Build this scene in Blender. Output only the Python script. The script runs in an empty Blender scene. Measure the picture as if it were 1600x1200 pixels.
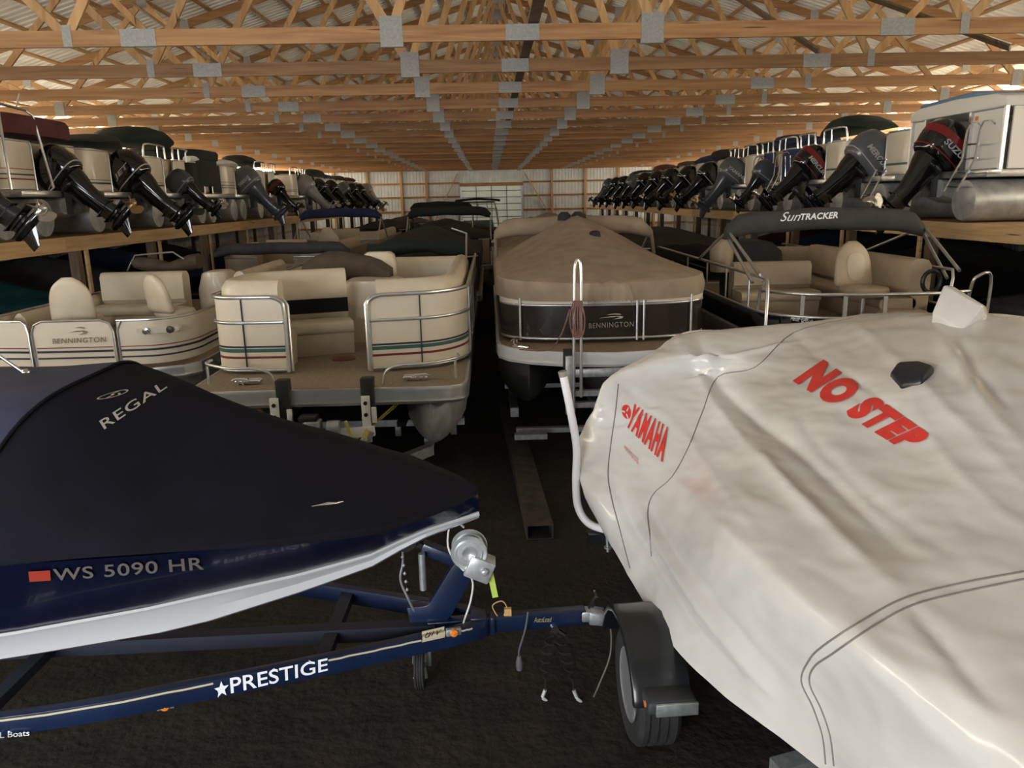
import bpy, bmesh, math, random
from mathutils import Vector, Matrix, Euler
from mathutils.bvhtree import BVHTree
random.seed(7)
C = bpy.context.scene.collection
R = math.radians
V = Vector
PI = math.pi

# ---------------------------------------------------------------- camera
FOC = 1200.0
CAM = V((0, 0, 3.1))
pitch, yaw, roll = R(13.5718), R(1.4474), R(-1.15)
fw = V((math.sin(yaw)*math.cos(pitch), math.cos(yaw)*math.cos(pitch), -math.sin(pitch)))
r0 = V((math.cos(yaw), -math.sin(yaw), 0)); u0 = r0.cross(fw)
rt = r0*math.cos(roll) + u0*math.sin(roll); up = rt.cross(fw)
cd = bpy.data.cameras.new('camera'); cam = bpy.data.objects.new('camera', cd); C.objects.link(cam)
cd.sensor_width = 36.0; cd.lens = FOC/1600*36; cd.clip_end = 200; cd.clip_start = 0.05
M = Matrix((rt, up, -fw)).transposed().to_4x4(); M.translation = CAM
cam.matrix_world = M
bpy.context.scene.camera = cam

def ray(px, py): return fw + rt*((px-800)/FOC) - up*((py-600)/FOC)
def atz(px, py, z):
    d = ray(px, py); return CAM + d*((z-CAM.z)/d.z)
def aty(px, py, y):
    d = ray(px, py); return CAM + d*(y/d.y)

# ---------------------------------------------------------------- materials
MATS = {}
def mat(name, col, rough=.5, metal=0., var=.0, vs=4., bump=0., bs=30., coat=0., spec=.5, sheen=0., emit=None, es=0., trans=0., stretch=None, col2=None, detail=4):
    if name in MATS: return MATS[name]
    m = bpy.data.materials.new(name); m.use_nodes = True
    nt = m.node_tree; b = nt.nodes['Principled BSDF']
    col = tuple(col)+(1,)
    b.inputs['Base Color'].default_value = col
    b.inputs['Roughness'].default_value = rough; b.inputs['Metallic'].default_value = metal
    b.inputs['Specular IOR Level'].default_value = spec
    b.inputs['Coat Weight'].default_value = coat
    b.inputs['Sheen Weight'].default_value = sheen
    b.inputs['Transmission Weight'].default_value = trans
    if emit:
        b.inputs['Emission Color'].default_value = tuple(emit)+(1,); b.inputs['Emission Strength'].default_value = es
    if var or col2 or bump:
        tc = nt.nodes.new('ShaderNodeTexCoord'); mp = nt.nodes.new('ShaderNodeMapping')
        nt.links.new(tc.outputs['Object'], mp.inputs['Vector'])
        if stretch: mp.inputs['Scale'].default_value = stretch
    if var or col2:
        n = nt.nodes.new('ShaderNodeTexNoise'); n.inputs['Scale'].default_value = vs; n.inputs['Detail'].default_value = detail
        nt.links.new(mp.outputs[0], n.inputs['Vector'])
        rp = nt.nodes.new('ShaderNodeValToRGB')
        rp.color_ramp.elements[0].position = .32; rp.color_ramp.elements[1].position = .68
        if col2: c0, c1 = col, tuple(col2)+(1,)
        else:
            c0 = tuple(min(1, max(0, c*(1-var))) for c in col[:3])+(1,); c1 = tuple(min(1, c*(1+var)) for c in col[:3])+(1,)
        rp.color_ramp.elements[0].color = c0; rp.color_ramp.elements[1].color = c1
        nt.links.new(n.outputs['Fac'], rp.inputs['Fac']); nt.links.new(rp.outputs['Color'], b.inputs['Base Color'])
    if bump:
        n2 = nt.nodes.new('ShaderNodeTexNoise'); n2.inputs['Scale'].default_value = bs; n2.inputs['Detail'].default_value = 5
        nt.links.new(mp.outputs[0], n2.inputs['Vector'])
        bn = nt.nodes.new('ShaderNodeBump'); bn.inputs['Strength'].default_value = bump; bn.inputs['Distance'].default_value = .02
        nt.links.new(n2.outputs['Fac'], bn.inputs['Height']); nt.links.new(bn.outputs['Normal'], b.inputs['Normal'])
    MATS[name] = m; return m

def wood_mat(name, c_light, c_dark, stretch):
    m = bpy.data.materials.new(name); m.use_nodes = True; nt = m.node_tree; b = nt.nodes['Principled BSDF']
    b.inputs['Roughness'].default_value = .62
    tc = nt.nodes.new('ShaderNodeTexCoord'); mp = nt.nodes.new('ShaderNodeMapping'); mp.inputs['Scale'].default_value = stretch
    oi = nt.nodes.new('ShaderNodeObjectInfo'); ad = nt.nodes.new('ShaderNodeVectorMath'); ad.operation = 'MULTIPLY_ADD'
    nt.links.new(oi.outputs['Random'], ad.inputs[0]); ad.inputs[1].default_value = (37, 53, 71)
    nt.links.new(tc.outputs['Object'], ad.inputs[2]); nt.links.new(ad.outputs[0], mp.inputs['Vector'])
    n = nt.nodes.new('ShaderNodeTexNoise'); n.inputs['Scale'].default_value = 1.6; n.inputs['Detail'].default_value = 6; n.inputs['Distortion'].default_value = .8
    nt.links.new(mp.outputs[0], n.inputs['Vector'])
    rp = nt.nodes.new('ShaderNodeValToRGB'); e = rp.color_ramp.elements
    e[0].position = .3; e[0].color = tuple(c_dark)+(1,); e[1].position = .62; e[1].color = tuple(c_light)+(1,)
    nt.links.new(n.outputs['Fac'], rp.inputs['Fac'])
    # knots
    mp2 = nt.nodes.new('ShaderNodeMapping'); mp2.inputs['Scale'].default_value = tuple(s*.55 for s in stretch)
    nt.links.new(ad.outputs[0], mp2.inputs['Vector'])
    vo = nt.nodes.new('ShaderNodeTexVoronoi'); vo.inputs['Scale'].default_value = 2.2
    nt.links.new(mp2.outputs[0], vo.inputs['Vector'])
    r2 = nt.nodes.new('ShaderNodeValToRGB'); r2.color_ramp.elements[0].position = .07; r2.color_ramp.elements[0].color = (1, 1, 1, 1)
    r2.color_ramp.elements[1].position = .13; r2.color_ramp.elements[1].color = (0, 0, 0, 1)
    nt.links.new(vo.outputs['Distance'], r2.inputs['Fac'])
    mx = nt.nodes.new('ShaderNodeMix'); mx.data_type = 'RGBA'
    nt.links.new(r2.outputs['Color'], mx.inputs['Factor']); nt.links.new(rp.outputs['Color'], mx.inputs['A'])
    mx.inputs['B'].default_value = (.10, .035, .015, 1)
    hs = nt.nodes.new('ShaderNodeHueSaturation'); mr = nt.nodes.new('ShaderNodeMapRange')
    mr.inputs['To Min'].default_value = .72; mr.inputs['To Max'].default_value = 1.12
    nt.links.new(oi.outputs['Random'], mr.inputs['Value']); nt.links.new(mr.outputs[0], hs.inputs['Value'])
    nt.links.new(mx.outputs['Result'], hs.inputs['Color']); nt.links.new(hs.outputs['Color'], b.inputs['Base Color'])
    MATS[name] = m; return m

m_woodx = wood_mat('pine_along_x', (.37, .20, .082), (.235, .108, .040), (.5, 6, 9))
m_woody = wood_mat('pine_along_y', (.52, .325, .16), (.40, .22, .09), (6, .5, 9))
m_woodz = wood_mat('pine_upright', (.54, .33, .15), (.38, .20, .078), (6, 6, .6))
m_fascia = wood_mat('fascia_pine', (.70, .49, .27), (.54, .34, .16), (6, .5, 9))
m_oldwood = wood_mat('weathered_post', (.22, .15, .09), (.13, .085, .05), (6, 6, .6))
m_galv = mat('galvanised', (.42, .44, .45), .45, .75, var=.18, vs=22)
m_plate = mat('truss_plate', (.30, .30, .29), .6, .2, var=.12, vs=30, bump=.25, bs=90)
m_alu = mat('aluminium_tube', (.66, .67, .68), .32, .9, var=.05, vs=9)
m_toon = mat('pontoon_aluminium', (.42, .43, .44), .42, .5, var=.22, vs=6)
m_chrome = mat('chrome', (.82, .83, .85), .12, 1.)
m_black = mat('black_plastic', (.012, .012, .013), .4)
m_rubber = mat('rubber', (.018, .018, .018), .8, var=.3, vs=12)
m_gloss = mat('gloss_black', (.006, .006, .007), .1, coat=.6)

# ---------------------------------------------------------------- mesh building
class MB:
    def __init__(s): s.v = []; s.f = []
    def add(s, vs, fs):
        o = len(s.v); s.v += [V(p) for p in vs]; s.f += [tuple(i+o for i in f) for f in fs]; return s
    def box(s, c, d, rot=None):
        x, y, z = d[0]/2, d[1]/2, d[2]/2
        vs = [V((a, b, e)) for e in (-z, z) for a, b in ((-x, -y), (x, -y), (x, y), (-x, y))]
        if rot is not None: vs = [rot @ p for p in vs]
        return s.add([V(c)+p for p in vs], [(3, 2, 1, 0), (4, 5, 6, 7), (0, 1, 5, 4), (1, 2, 6, 5), (2, 3, 7, 6), (3, 0, 4, 7)])
    def bar(s, p0, p1, w, h, upv=(0, 0, 1)):
        p0, p1 = V(p0), V(p1); d = (p1-p0).normalized(); u = V(upv)
        if abs(d.dot(u)) > .98: u = V((0, 1, 0))
        sx = d.cross(u).normalized()*w/2; uz = sx.cross(d).normalized()*h/2
        r = [-sx-uz, sx-uz, sx+uz, -sx+uz]
        return s.add([p0+q for q in r]+[p1+q for q in r], [(3, 2, 1, 0), (4, 5, 6, 7), (0, 1, 5, 4), (1, 2, 6, 5), (2, 3, 7, 6), (3, 0, 4, 7)])
    def rings(s, rs, cap=True, closed=False):
        n = len(rs[0]); vs = [p for r in rs for p in r]; fs = []
        m = len(rs)
        for i in range(m if closed else m-1):
            for j in range(n):
                a, b = i*n, ((i+1) % m)*n
                fs.append((a+j, a+(j+1) % n, b+(j+1) % n, b+j))
        if cap and not closed:
            fs.append(tuple(range(n-1, -1, -1))); fs.append(tuple((m-1)*n+j for j in range(n)))
        return s.add(vs, fs)
    def tube(s, pts, r, n=8, closed=False, smooth=0):
        pts = [V(p) for p in pts]
        if smooth: pts = spline(pts, smooth, closed)
        m = len(pts); rs = []; prev = None
        for i, p in enumerate(pts):
            if closed: t = pts[(i+1) % m]-pts[i-1]
            else: t = pts[min(i+1, m-1)]-pts[max(i-1, 0)]
            t = t.normalized() if t.length > 1e-9 else V((0, 0, 1))
            if prev is None:
                a = V((0, 0, 1)) if abs(t.z) < .9 else V((1, 0, 0)); e = t.cross(a).normalized()
            else: e = (prev - t*prev.dot(t)).normalized()
            prev = e; q = t.cross(e); rr = r[i] if isinstance(r, (list, tuple)) else r
            rs.append([p + (e*math.cos(k*2*PI/n)+q*math.sin(k*2*PI/n))*rr for k in range(n)])
        return s.rings(rs, closed=closed)
    def lathe(s, prof, n=20, axis='z', c=(0, 0, 0)):
        c = V(c); rs = []
        for r, h in prof:
            ring = []
            for k in range(n):
                a, b = r*math.cos(2*PI*k/n), r*math.sin(2*PI*k/n)
                ring.append(c+V({'z': (a, b, h), 'x': (h, a, b), 'y': (b, h, a)}[axis]))
            rs.append(ring)
        return s.rings(rs)
    def grid(s, P, thick=0., closed=False):
        m, n = len(P), len(P[0])
        vs = [V(p) for r in P for p in r]
        fs = [(i*n+j, i*n+j+1, (i+1)*n+j+1, (i+1)*n+j) for i in range(m-1) for j in range(n-1)]
        return s.add(vs, fs)
    def prism(s, poly, z0, z1):
        n = len(poly); vs = [(p[0], p[1], z0) for p in poly]+[(p[0], p[1], z1) for p in poly]
        return s.add(vs, [tuple(range(n-1, -1, -1)), tuple(range(n, 2*n))]+[(i, (i+1) % n, n+(i+1) % n, n+i) for i in range(n)])
    def sweep(s, prof, path, closed=False):
        # prof: closed list of (offset to the right of travel, z); path: list of (x,y[,z])
        pts = [V((p[0], p[1], p[2] if len(p) > 2 else 0)) for p in path]; m = len(pts); rs = []
        for i, p in enumerate(pts):
            if closed: a, b = pts[i]-pts[i-1], pts[(i+1) % m]-pts[i]
            else: a, b = pts[i]-pts[max(i-1, 0)], pts[min(i+1, m-1)]-pts[i]
            a = V((a.x, a.y, 0)); b = V((b.x, b.y, 0))
            if a.length < 1e-9: a = b
            if b.length < 1e-9: b = a
            a.normalize(); b.normalize(); t = (a+b).normalized(); k = 1/max(.5, t.dot(a))
            nr = V((t.y, -t.x, 0))*k
            rs.append([p+nr*o+V((0, 0, z)) for o, z in prof])
        return s.rings(rs, closed=closed)
    def build(s, name, m, parent=None, smooth=None, bevel=0, seg=2, sub=0, solid=0, loc=None, rot=None):
        me = bpy.data.meshes.new(name); me.from_pydata([tuple(p) for p in s.v], [], s.f)
        bm = bmesh.new(); bm.from_mesh(me); bmesh.ops.recalc_face_normals(bm, faces=bm.faces)
        if bevel: bmesh.ops.bevel(bm, geom=[e for e in bm.edges if len(e.link_faces) == 2 and e.calc_face_angle(0) > R(35)], offset=bevel, segments=seg, profile=.5, affect='EDGES', clamp_overlap=True)
        bm.to_mesh(me); bm.free()
        if smooth is None: smooth = 45
        if smooth:
            me.polygons.foreach_set('use_smooth', [True]*len(me.polygons)); me.set_sharp_from_angle(angle=R(smooth))
        me.materials.append(m)
        o = bpy.data.objects.new(name, me); C.objects.link(o)
        if parent is not None: o.parent = parent
        if loc is not None: o.location = loc
        if rot is not None: o.rotation_euler = rot
        if solid:
            md = o.modifiers.new('thickness', 'SOLIDIFY'); md.thickness = solid; md.offset = -1
        if sub:
            md = o.modifiers.new('smooth', 'SUBSURF'); md.levels = sub; md.render_levels = sub
        return o

def spline(pts, k, closed=False):
    out = []; m = len(pts)
    for i in range(m if closed else m-1):
        if closed: a, b, c, d = pts[i-1], pts[i], pts[(i+1) % m], pts[(i+2) % m]
        else: a, b, c, d = pts[max(i-1, 0)], pts[i], pts[i+1], pts[min(i+2, m-1)]
        for j in range(k):
            t = j/k
            out.append(.5*((2*b)+(c-a)*t+(2*a-5*b+4*c-d)*t*t+(3*b-a-3*c+d)*t**3))
    if not closed: out.append(pts[-1])
    return out
def patch(G, ku, kv):
    rows = [spline([V(p) for p in r], kv) for r in G]
    cols = [spline([r[j] for r in rows], ku) for j in range(len(rows[0]))]
    return [[cols[j][i] for j in range(len(cols))] for i in range(len(cols[0]))]
def rrect(x0, y0, x1, y1, r, n=5):
    out = []
    for cx, cy, a in ((x1-r, y1-r, 0), (x0+r, y1-r, 90), (x0+r, y0+r, 180), (x1-r, y0+r, 270)):
        for k in range(n+1):
            t = R(a+90*k/n); out.append((cx+r*math.cos(t), cy+r*math.sin(t)))
    return out
def rpath(pts, r, n=4):
    pts = [V((p[0], p[1], p[2] if len(p) > 2 else 0)) for p in pts]; out = [pts[0]]
    for i in range(1, len(pts)-1):
        a, b, c = pts[i-1], pts[i], pts[i+1]
        d0, d1 = (a-b), (c-b); q = min(r, d0.length*.49, d1.length*.49)
        p0, p1 = b+d0.normalized()*q, b+d1.normalized()*q
        for k in range(n+1):
            t = k/n; out.append(p0*(1-t)**2+b*2*t*(1-t)+p1*t*t)
    out.append(pts[-1]); return out
def superring(c, ax, ay, a, b, n=16, e=3.):
    out = []
    for k in range(n):
        t = 2*PI*k/n; co, si = math.cos(t), math.sin(t)
        out.append(V(c)+V(ax)*(a*math.copysign(abs(co)**(2/e), co))+V(ay)*(b*math.copysign(abs(si)**(2/e), si)))
    return out

def thing(name, label, cat, loc=(0, 0, 0), rz=0, group=None):
    o = bpy.data.objects.new(name, None); C.objects.link(o); o.empty_display_size = .2
    o.location = loc; o.rotation_euler = (0, 0, rz); o['label'] = label; o['category'] = cat
    if group: o['group'] = group
    return o
def tag(o, label, cat, group=None):
    o['label'] = label; o['category'] = cat
    if group: o['group'] = group
    return o
def struct(o): o['kind'] = 'structure'; return o
KIDS = {}
def kids(o): return [c for c in o.children]
def copy_tree(o, parent=None):
    c = o.copy(); C.objects.link(c)
    if parent is not None: c.parent = parent
    for ch in kids(o): copy_tree(ch, c)
    return c

# lettering: text laid flat in a quad that lies on a surface, then pressed on to it
def text_mesh(txt, shear=0, bold=0., spacing=1.):
    cu = bpy.data.curves.new('t', 'FONT'); cu.body = txt; cu.size = 1; cu.shear = shear; cu.offset = bold; cu.space_character = spacing
    cu.fill_mode = 'FRONT'; cu.resolution_u = 4
    ob = bpy.data.objects.new('t', cu); C.objects.link(ob)
    dg = bpy.context.evaluated_depsgraph_get(); me = bpy.data.meshes.new_from_object(ob.evaluated_get(dg))
    bpy.data.objects.remove(ob); bpy.data.curves.remove(cu)
    bm = bmesh.new(); bm.from_mesh(me); bpy.data.meshes.remove(me); return bm
def poly_bm(polys):
    bm = bmesh.new()
    for p in polys: bm.faces.new([bm.verts.new((x, y, 0)) for x, y in p])
    return bm
def bvh_of(objs):
    vs, fs = [], []
    bpy.context.view_layer.update()
    for o in objs:
        n = len(vs); mw = o.matrix_world
        vs += [mw @ v.co for v in o.data.vertices]; fs += [tuple(i+n for i in p.vertices) for p in o.data.polygons]
    return BVHTree.FromPolygons(vs, fs)
def decal(name, bm, quad, m, parent, bvh=None, off=.004, cuts=10, warp=None):
    """quad: four world points (bottom-left, bottom-right, top-right, top-left)."""
    xs = [v.co.x for v in bm.verts]; ys = [v.co.y for v in bm.verts]
    x0, x1, y0, y1 = min(xs), max(xs), min(ys), max(ys)
    if bvh is not None:
        for k in range(1, cuts):
            bmesh.ops.bisect_plane(bm, geom=bm.verts[:]+bm.edges[:]+bm.faces[:], plane_co=(x0+(x1-x0)*k/cuts, 0, 0), plane_no=(1, 0, 0))
        for k in range(1, 4):
            bmesh.ops.bisect_plane(bm, geom=bm.verts[:]+bm.edges[:]+bm.faces[:], plane_co=(0, y0+(y1-y0)*k/4, 0), plane_no=(0, 1, 0))
    PX = len(quad[0]) == 2
    if PX: qp = [V((q[0], q[1], 0)) for q in quad]; quad = hitquad(bvh, quad)
    a, b, c, d = [V(q) for q in quad]
    nrm = ((b-a).cross(d-a)).normalized()
    if nrm.dot(CAM-a) < 0: nrm = -nrm
    bpy.context.view_layer.update()
    inv = parent.matrix_world.inverted()
    for v in bm.verts:
        s, t = (v.co.x-x0)/(x1-x0), (v.co.y-y0)/(y1-y0)
        if warp: s, t = warp(s, t)
        p = a*(1-s)*(1-t)+b*s*(1-t)+c*s*t+d*(1-s)*t
        if PX:
            w = qp[0]*(1-s)*(1-t)+qp[1]*s*(1-t)+qp[2]*s*t+qp[3]*(1-s)*t
            h = bvh.ray_cast(CAM, ray(w.x, w.y).normalized(), 80)
            if h[0] is not None:
                n_ = h[1] if h[1].dot(CAM-h[0]) > 0 else -h[1]
                v.co = inv @ (h[0]+n_*off); continue
        if bvh is not None:
            h = bvh.ray_cast(p+nrm*.6, -nrm, 1.5)
            if h[0] is not None: p = h[0]+nrm*off
            else: p = p+nrm*off
        else: p = p+nrm*off
        v.co = inv @ p
    bmesh.ops.triangulate(bm, faces=bm.faces[:])
    me = bpy.data.meshes.new(name); bm.to_mesh(me); bm.free(); me.materials.append(m)
    o = bpy.data.objects.new(name, me); C.objects.link(o); o.parent = parent; return o
def hit(bvh, px, py):
    d = ray(px, py).normalized(); h = bvh.ray_cast(CAM, d, 80); return h[0]
def hitquad(bvh, q):
    cx = sum(p[0] for p in q)/len(q); cy = sum(p[1] for p in q)/len(q); out = []
    for p in q:
        for k in range(21):
            h = hit(bvh, p[0]+(cx-p[0])*k/20, p[1]+(cy-p[1])*k/20)
            if h is not None: break
        if k: print('HITQUAD', p, k)
        out.append(h if h is not None else atz(p[0], p[1], 1.5))
    return out
def onplane(p0, n, px, py):
    d = ray(px, py); t = (V(p0)-CAM).dot(V(n))/d.dot(V(n)); return CAM+d*t

# ---------------------------------------------------------------- building shell
XL, XR, YF, YB, EAVE, RIDGE_X = -13.6, 14.4, 57.0, -4.5, 5.35, .48
PITCH = .30
def roofz(x): return EAVE+.12+(14.0-abs(x-RIDGE_X))*PITCH

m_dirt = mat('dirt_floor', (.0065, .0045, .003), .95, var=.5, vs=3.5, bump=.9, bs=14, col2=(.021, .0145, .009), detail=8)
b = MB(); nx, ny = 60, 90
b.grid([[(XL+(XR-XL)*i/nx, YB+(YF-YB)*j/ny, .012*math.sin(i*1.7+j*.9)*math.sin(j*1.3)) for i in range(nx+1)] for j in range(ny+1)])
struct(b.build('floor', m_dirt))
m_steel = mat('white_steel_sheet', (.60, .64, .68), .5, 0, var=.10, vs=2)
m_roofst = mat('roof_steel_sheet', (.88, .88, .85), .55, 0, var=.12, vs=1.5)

def corr(path_len, pitch_=.23, h=.025):
    out = []; t = 0
    while t < path_len:
        out += [(t, 0), (t+pitch_*.72, 0), (t+pitch_*.79, h), (t+pitch_*.93, h)]; t += pitch_
    out.append((path_len, 0)); return out
def corr_wall(name, p0, d, nrm, L, z0, z1, m):
    p0, d, nrm = V(p0), V(d), V(nrm); bb = MB()
    pr = [p0+d*t+nrm*h for t, h in corr(L)]
    bb.grid([[p+V((0, 0, z0)) for p in pr], [p+V((0, 0, z1)) for p in pr]])
    return struct(bb.build(name, m, smooth=0))
# far wall: left and right of the door, above it
DX0, DX1, DZ = -1.95, 2.42, 4.15
zt = EAVE+.15
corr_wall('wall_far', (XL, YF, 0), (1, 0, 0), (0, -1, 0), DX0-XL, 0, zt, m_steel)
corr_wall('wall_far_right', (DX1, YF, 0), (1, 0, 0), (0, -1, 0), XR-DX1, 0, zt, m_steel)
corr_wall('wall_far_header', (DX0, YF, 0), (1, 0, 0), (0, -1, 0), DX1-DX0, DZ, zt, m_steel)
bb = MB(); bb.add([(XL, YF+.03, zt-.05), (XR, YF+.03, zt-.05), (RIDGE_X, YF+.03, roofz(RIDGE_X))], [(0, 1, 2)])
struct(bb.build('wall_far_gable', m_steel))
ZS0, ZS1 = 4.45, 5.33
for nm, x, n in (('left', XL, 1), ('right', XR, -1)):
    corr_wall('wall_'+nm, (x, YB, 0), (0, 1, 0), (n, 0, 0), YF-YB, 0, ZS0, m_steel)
# translucent daylight panels under both eaves
m_day = mat('translucent_daylight_panel', (.8, .8, .75), .6, emit=(1., .88, .66), es=19.)
for i, x in enumerate((XL, XR)):
    bb = MB(); bb.box((x, (YB+YF)/2, (ZS0+ZS1)/2), (.03, YF-YB, ZS1-ZS0)); struct(bb.build('window_%d' % (i+1), m_day))
    bb = MB()
    for z in (1.2, 2.4, 3.4, ZS0): bb.box((x+(.05 if x < 0 else -.05), (YB+YF)/2, z), (.05, YF-YB, .14))
    struct(bb.build('trim_%d' % (i+1), m_woody))
# back wall with the open doorway the daylight comes through
bb = MB()
for x0, x1, z0, z1 in ((XL, -9.2, 0, zt), (-2., XR, 0, zt), (-9.2, -2., 4.6, zt)): bb.box(((x0+x1)/2, YB, (z0+z1)/2), (x1-x0, .05, z1-z0))
bb.add([(XL, YB, zt-.05), (XR, YB, zt-.05), (RIDGE_X, YB, roofz(RIDGE_X))], [(0, 1, 2)])
struct(bb.build('wall_back', m_steel, smooth=0))
# roof: corrugated sheets on purlins
for i, sgn in enumerate((-1, 1)):
    bb = MB(); pr = corr(YF-YB)
    xe = XL if sgn < 0 else XR
    bb.grid([[(RIDGE_X, YB+t, roofz(RIDGE_X)+.10-h) for t, h in pr], [(xe, YB+t, roofz(xe)+.10-h) for t, h in pr]])
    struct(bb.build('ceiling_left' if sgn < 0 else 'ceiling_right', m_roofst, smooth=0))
    for k in range(19):
        x = RIDGE_X+sgn*(.25+k*.75)
        if abs(x-RIDGE_X) > 13.9: break
        q = MB(); q.bar((x, YB, roofz(x)+.035), (x, YF, roofz(x)+.035), .09, .045, (sgn*PITCH, 0, 1)); struct(q.build('trim_%d' % (10+i*20+k), m_woody))

# far door: sectional overhead door with glazing lines, frame and header
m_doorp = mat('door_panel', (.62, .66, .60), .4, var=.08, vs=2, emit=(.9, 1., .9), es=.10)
m_line = mat('door_mullion', (.13, .15, .12), .5)
d = struct(bpy.data.objects.new('door_1', None)); C.objects.link(d); d.location = ((DX0+DX1)/2, YF, 0)
w = DX1-DX0
bb = MB(); bb.box((0, 0, 2.0), (w-.1, .05, 4.0)); bb.build('door_panel', m_doorp, d)
bb = MB()
for k in range(1, 4): bb.box((-w/2+k*w/4, -.04, 2.0), (.05, .03, 4.0))
for k in range(1, 9): bb.box((0, -.04, k*.46), (w-.1, .03, .05))
bb.build('door_mullion', m_line, d)
bb = MB()
for s_ in (-1, 1): bb.box((s_*(w/2), -.06, 2.05), (.09, .1, 4.1))
bb.build('door_track', m_alu, d)
bb = MB(); bb.box((0, -.1, 4.12), (w+.2, .12, .24)); bb.build('door_header', m_woodx, d)
# wall framing on the far wall
k = 60
for x in (-11, -8.6, -6.2, -4.4, 4.6, 7.0, 9.4, 12):
    q = MB(); q.box((x, YF-.12, 2.7), (.16, .16, 5.3)); struct(q.build('trim_%d' % k, m_woodz)); k += 1
for z in (1.2, 2.3, 3.3, 4.25):
    for x0, x1 in ((XL, DX0-.1), (DX1+.1, XR)):
        q = MB(); q.bar((x0, YF-.05, z), (x1, YF-.05, z), .05, .13); struct(q.build('trim_%d' % k, m_woodx)); k += 1
for p0, p1 in (((-2.15, YF-.2, 4.9), (-4.2, YF-.2, 1.0)), ((2.6, YF-.2, 4.9), (5.0, YF-.2, 1.0))):
    q = MB(); q.bar(p0, p1, .06, .15, (0, 1, 0)); struct(q.build('trim_%d' % k, m_woodz)); k += 1

# ---------------------------------------------------------------- roof trusses
CH0, CHH = 5.02, .19
bot = [0, 1.63, 5.6, 9.6, 13.2]; topn = [0, 3.6, 7.6, 11.5]
def tz(x): return roofz(RIDGE_X+x)-.1-CH0
segs = []
for s_ in (-1, 1):
    prs = [((0, 't'), (1.63, 'b')), ((1.63, 'b'), (3.6, 't')), ((3.6, 't'), (5.6, 'b')), ((5.6, 'b'), (7.6, 't')), ((7.6, 't'), (9.6, 'b')), ((9.6, 'b'), (11.5, 't')), ((11.5, 't'), (13.0, 'b'))]
    for a, c in prs:
        segs.append([V((s_*q[0], 0, CHH*.6 if q[1] == 'b' else tz(q[0])-.05)) for q in (a, c)])
def chord(b_): b_.box((0, 0, CHH/2), (27.4, .045, CHH))
def tops(b_, s_): b_.bar((0, 0, tz(0)), (s_*13.8, 0, tz(13.8)), .045, .18)
plates = []
for s_ in (-1, 1):
    plates += [(s_*1.63, CHH/2+.03, .28, .36), (s_*4.74, CHH/2, .43, .20), (s_*5.6, CHH/2+.03, .11, .25), (s_*9.6, CHH/2+.03, .2, .28), (s_*3.6, tz(3.6)-.03, .25, .3), (s_*7.6, tz(7.6)-.03, .2, .28), (s_*11.5, tz(11.5)-.03, .2, .25)]
plates += [(0, CHH/2, .42, .19), (0, tz(0)-.08, .5, .34)]
def plate_bm(x, z, w_, h_):
    q = MB(); q.box((x, 0, z), (w_, .056, h_)); return q
NT = 19; ORD = ['first', 'second', 'third', 'fourth', 'fifth', 'sixth', 'seventh', 'eighth', 'ninth', 'tenth', 'eleventh', 'twelfth', 'thirteenth', 'fourteenth', 'fifteenth', 'sixteenth', 'seventeenth', 'eighteenth', 'nineteenth']
def tlabel(k):
    if k == 0: return 'nearest pine roof truss, its wide bottom board crossing the very top of the picture'
    return 'pine roof truss with steel plates, %s one back from the nearest' % ORD[k-1]
proto = thing('roof_truss', tlabel(0), 'roof truss', (RIDGE_X, 10.35, CH0), 0, 'roof trusses spanning the shed')
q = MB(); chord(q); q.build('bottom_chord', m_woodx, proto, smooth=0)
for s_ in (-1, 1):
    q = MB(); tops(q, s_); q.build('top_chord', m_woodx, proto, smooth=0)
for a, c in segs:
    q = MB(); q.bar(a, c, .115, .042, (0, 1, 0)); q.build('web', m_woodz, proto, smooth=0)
for p in plates: plate_bm(*p).build('connector_plate', m_plate, proto, smooth=0)
for k in range(1, NT):
    o = copy_tree(proto); o['label'] = tlabel(k)
    o.location = (RIDGE_X+random.uniform(-.03, .03), 10.35+2.43*k, CH0)
# lateral and diagonal braces
q = MB(); q.bar((.62, 8, CH0+CHH+.045), (.62, YF-.3, CH0+CHH+.045), .14, .05)
tag(q.build('brace_board', m_oldwood, smooth=0), 'long grey board laid along the middle of the truss bottoms', 'brace')
for x0, x1, y0, lab in ((-4.2, -7.2, 12.9, 'dark diagonal brace between trusses at upper left'), (-2.4, -5.6, 15.3, 'dark diagonal brace left of the middle under the roof'), (5.3, 2.5, 12.9, 'dark diagonal brace right of the middle under the roof'), (8.3, 5.0, 12.8, 'dark diagonal brace between trusses at upper right')):
    q = MB(); q.bar((x0, y0, CH0+CHH+.05), (x1, y0+4.6, roofz(x1)-.22), .04, .13, (0, 1, 0))
    tag(q.build('brace_board', m_oldwood, smooth=0), lab, 'brace', 'diagonal roof braces')

# ---------------------------------------------------------------- light
w_ = bpy.data.worlds.new('sky'); bpy.context.scene.world = w_; w_.use_nodes = True
w_.node_tree.nodes['Background'].inputs[0].default_value = (.75, .85, 1, 1); w_.node_tree.nodes['Background'].inputs[1].default_value = .35
la = bpy.data.lights.new('doorway_daylight', 'AREA'); la.shape = 'RECTANGLE'; la.size = 6.6; la.size_y = 3.6; la.energy = 690; la.color = (.97, .985, 1.)
lo = bpy.data.objects.new('doorway_daylight', la); C.objects.link(lo); lo.location = (-5.5, YB+.1, 2.3); lo.rotation_euler = (R(80), 0, R(-12)); la.spread = R(140)
sc = bpy.context.scene
sc.view_settings.view_transform = 'Standard'; sc.view_settings.look = 'None'; sc.view_settings.gamma = 1; sc.view_settings.use_curve_mapping = False
sc.view_settings.exposure = 0.0
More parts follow.
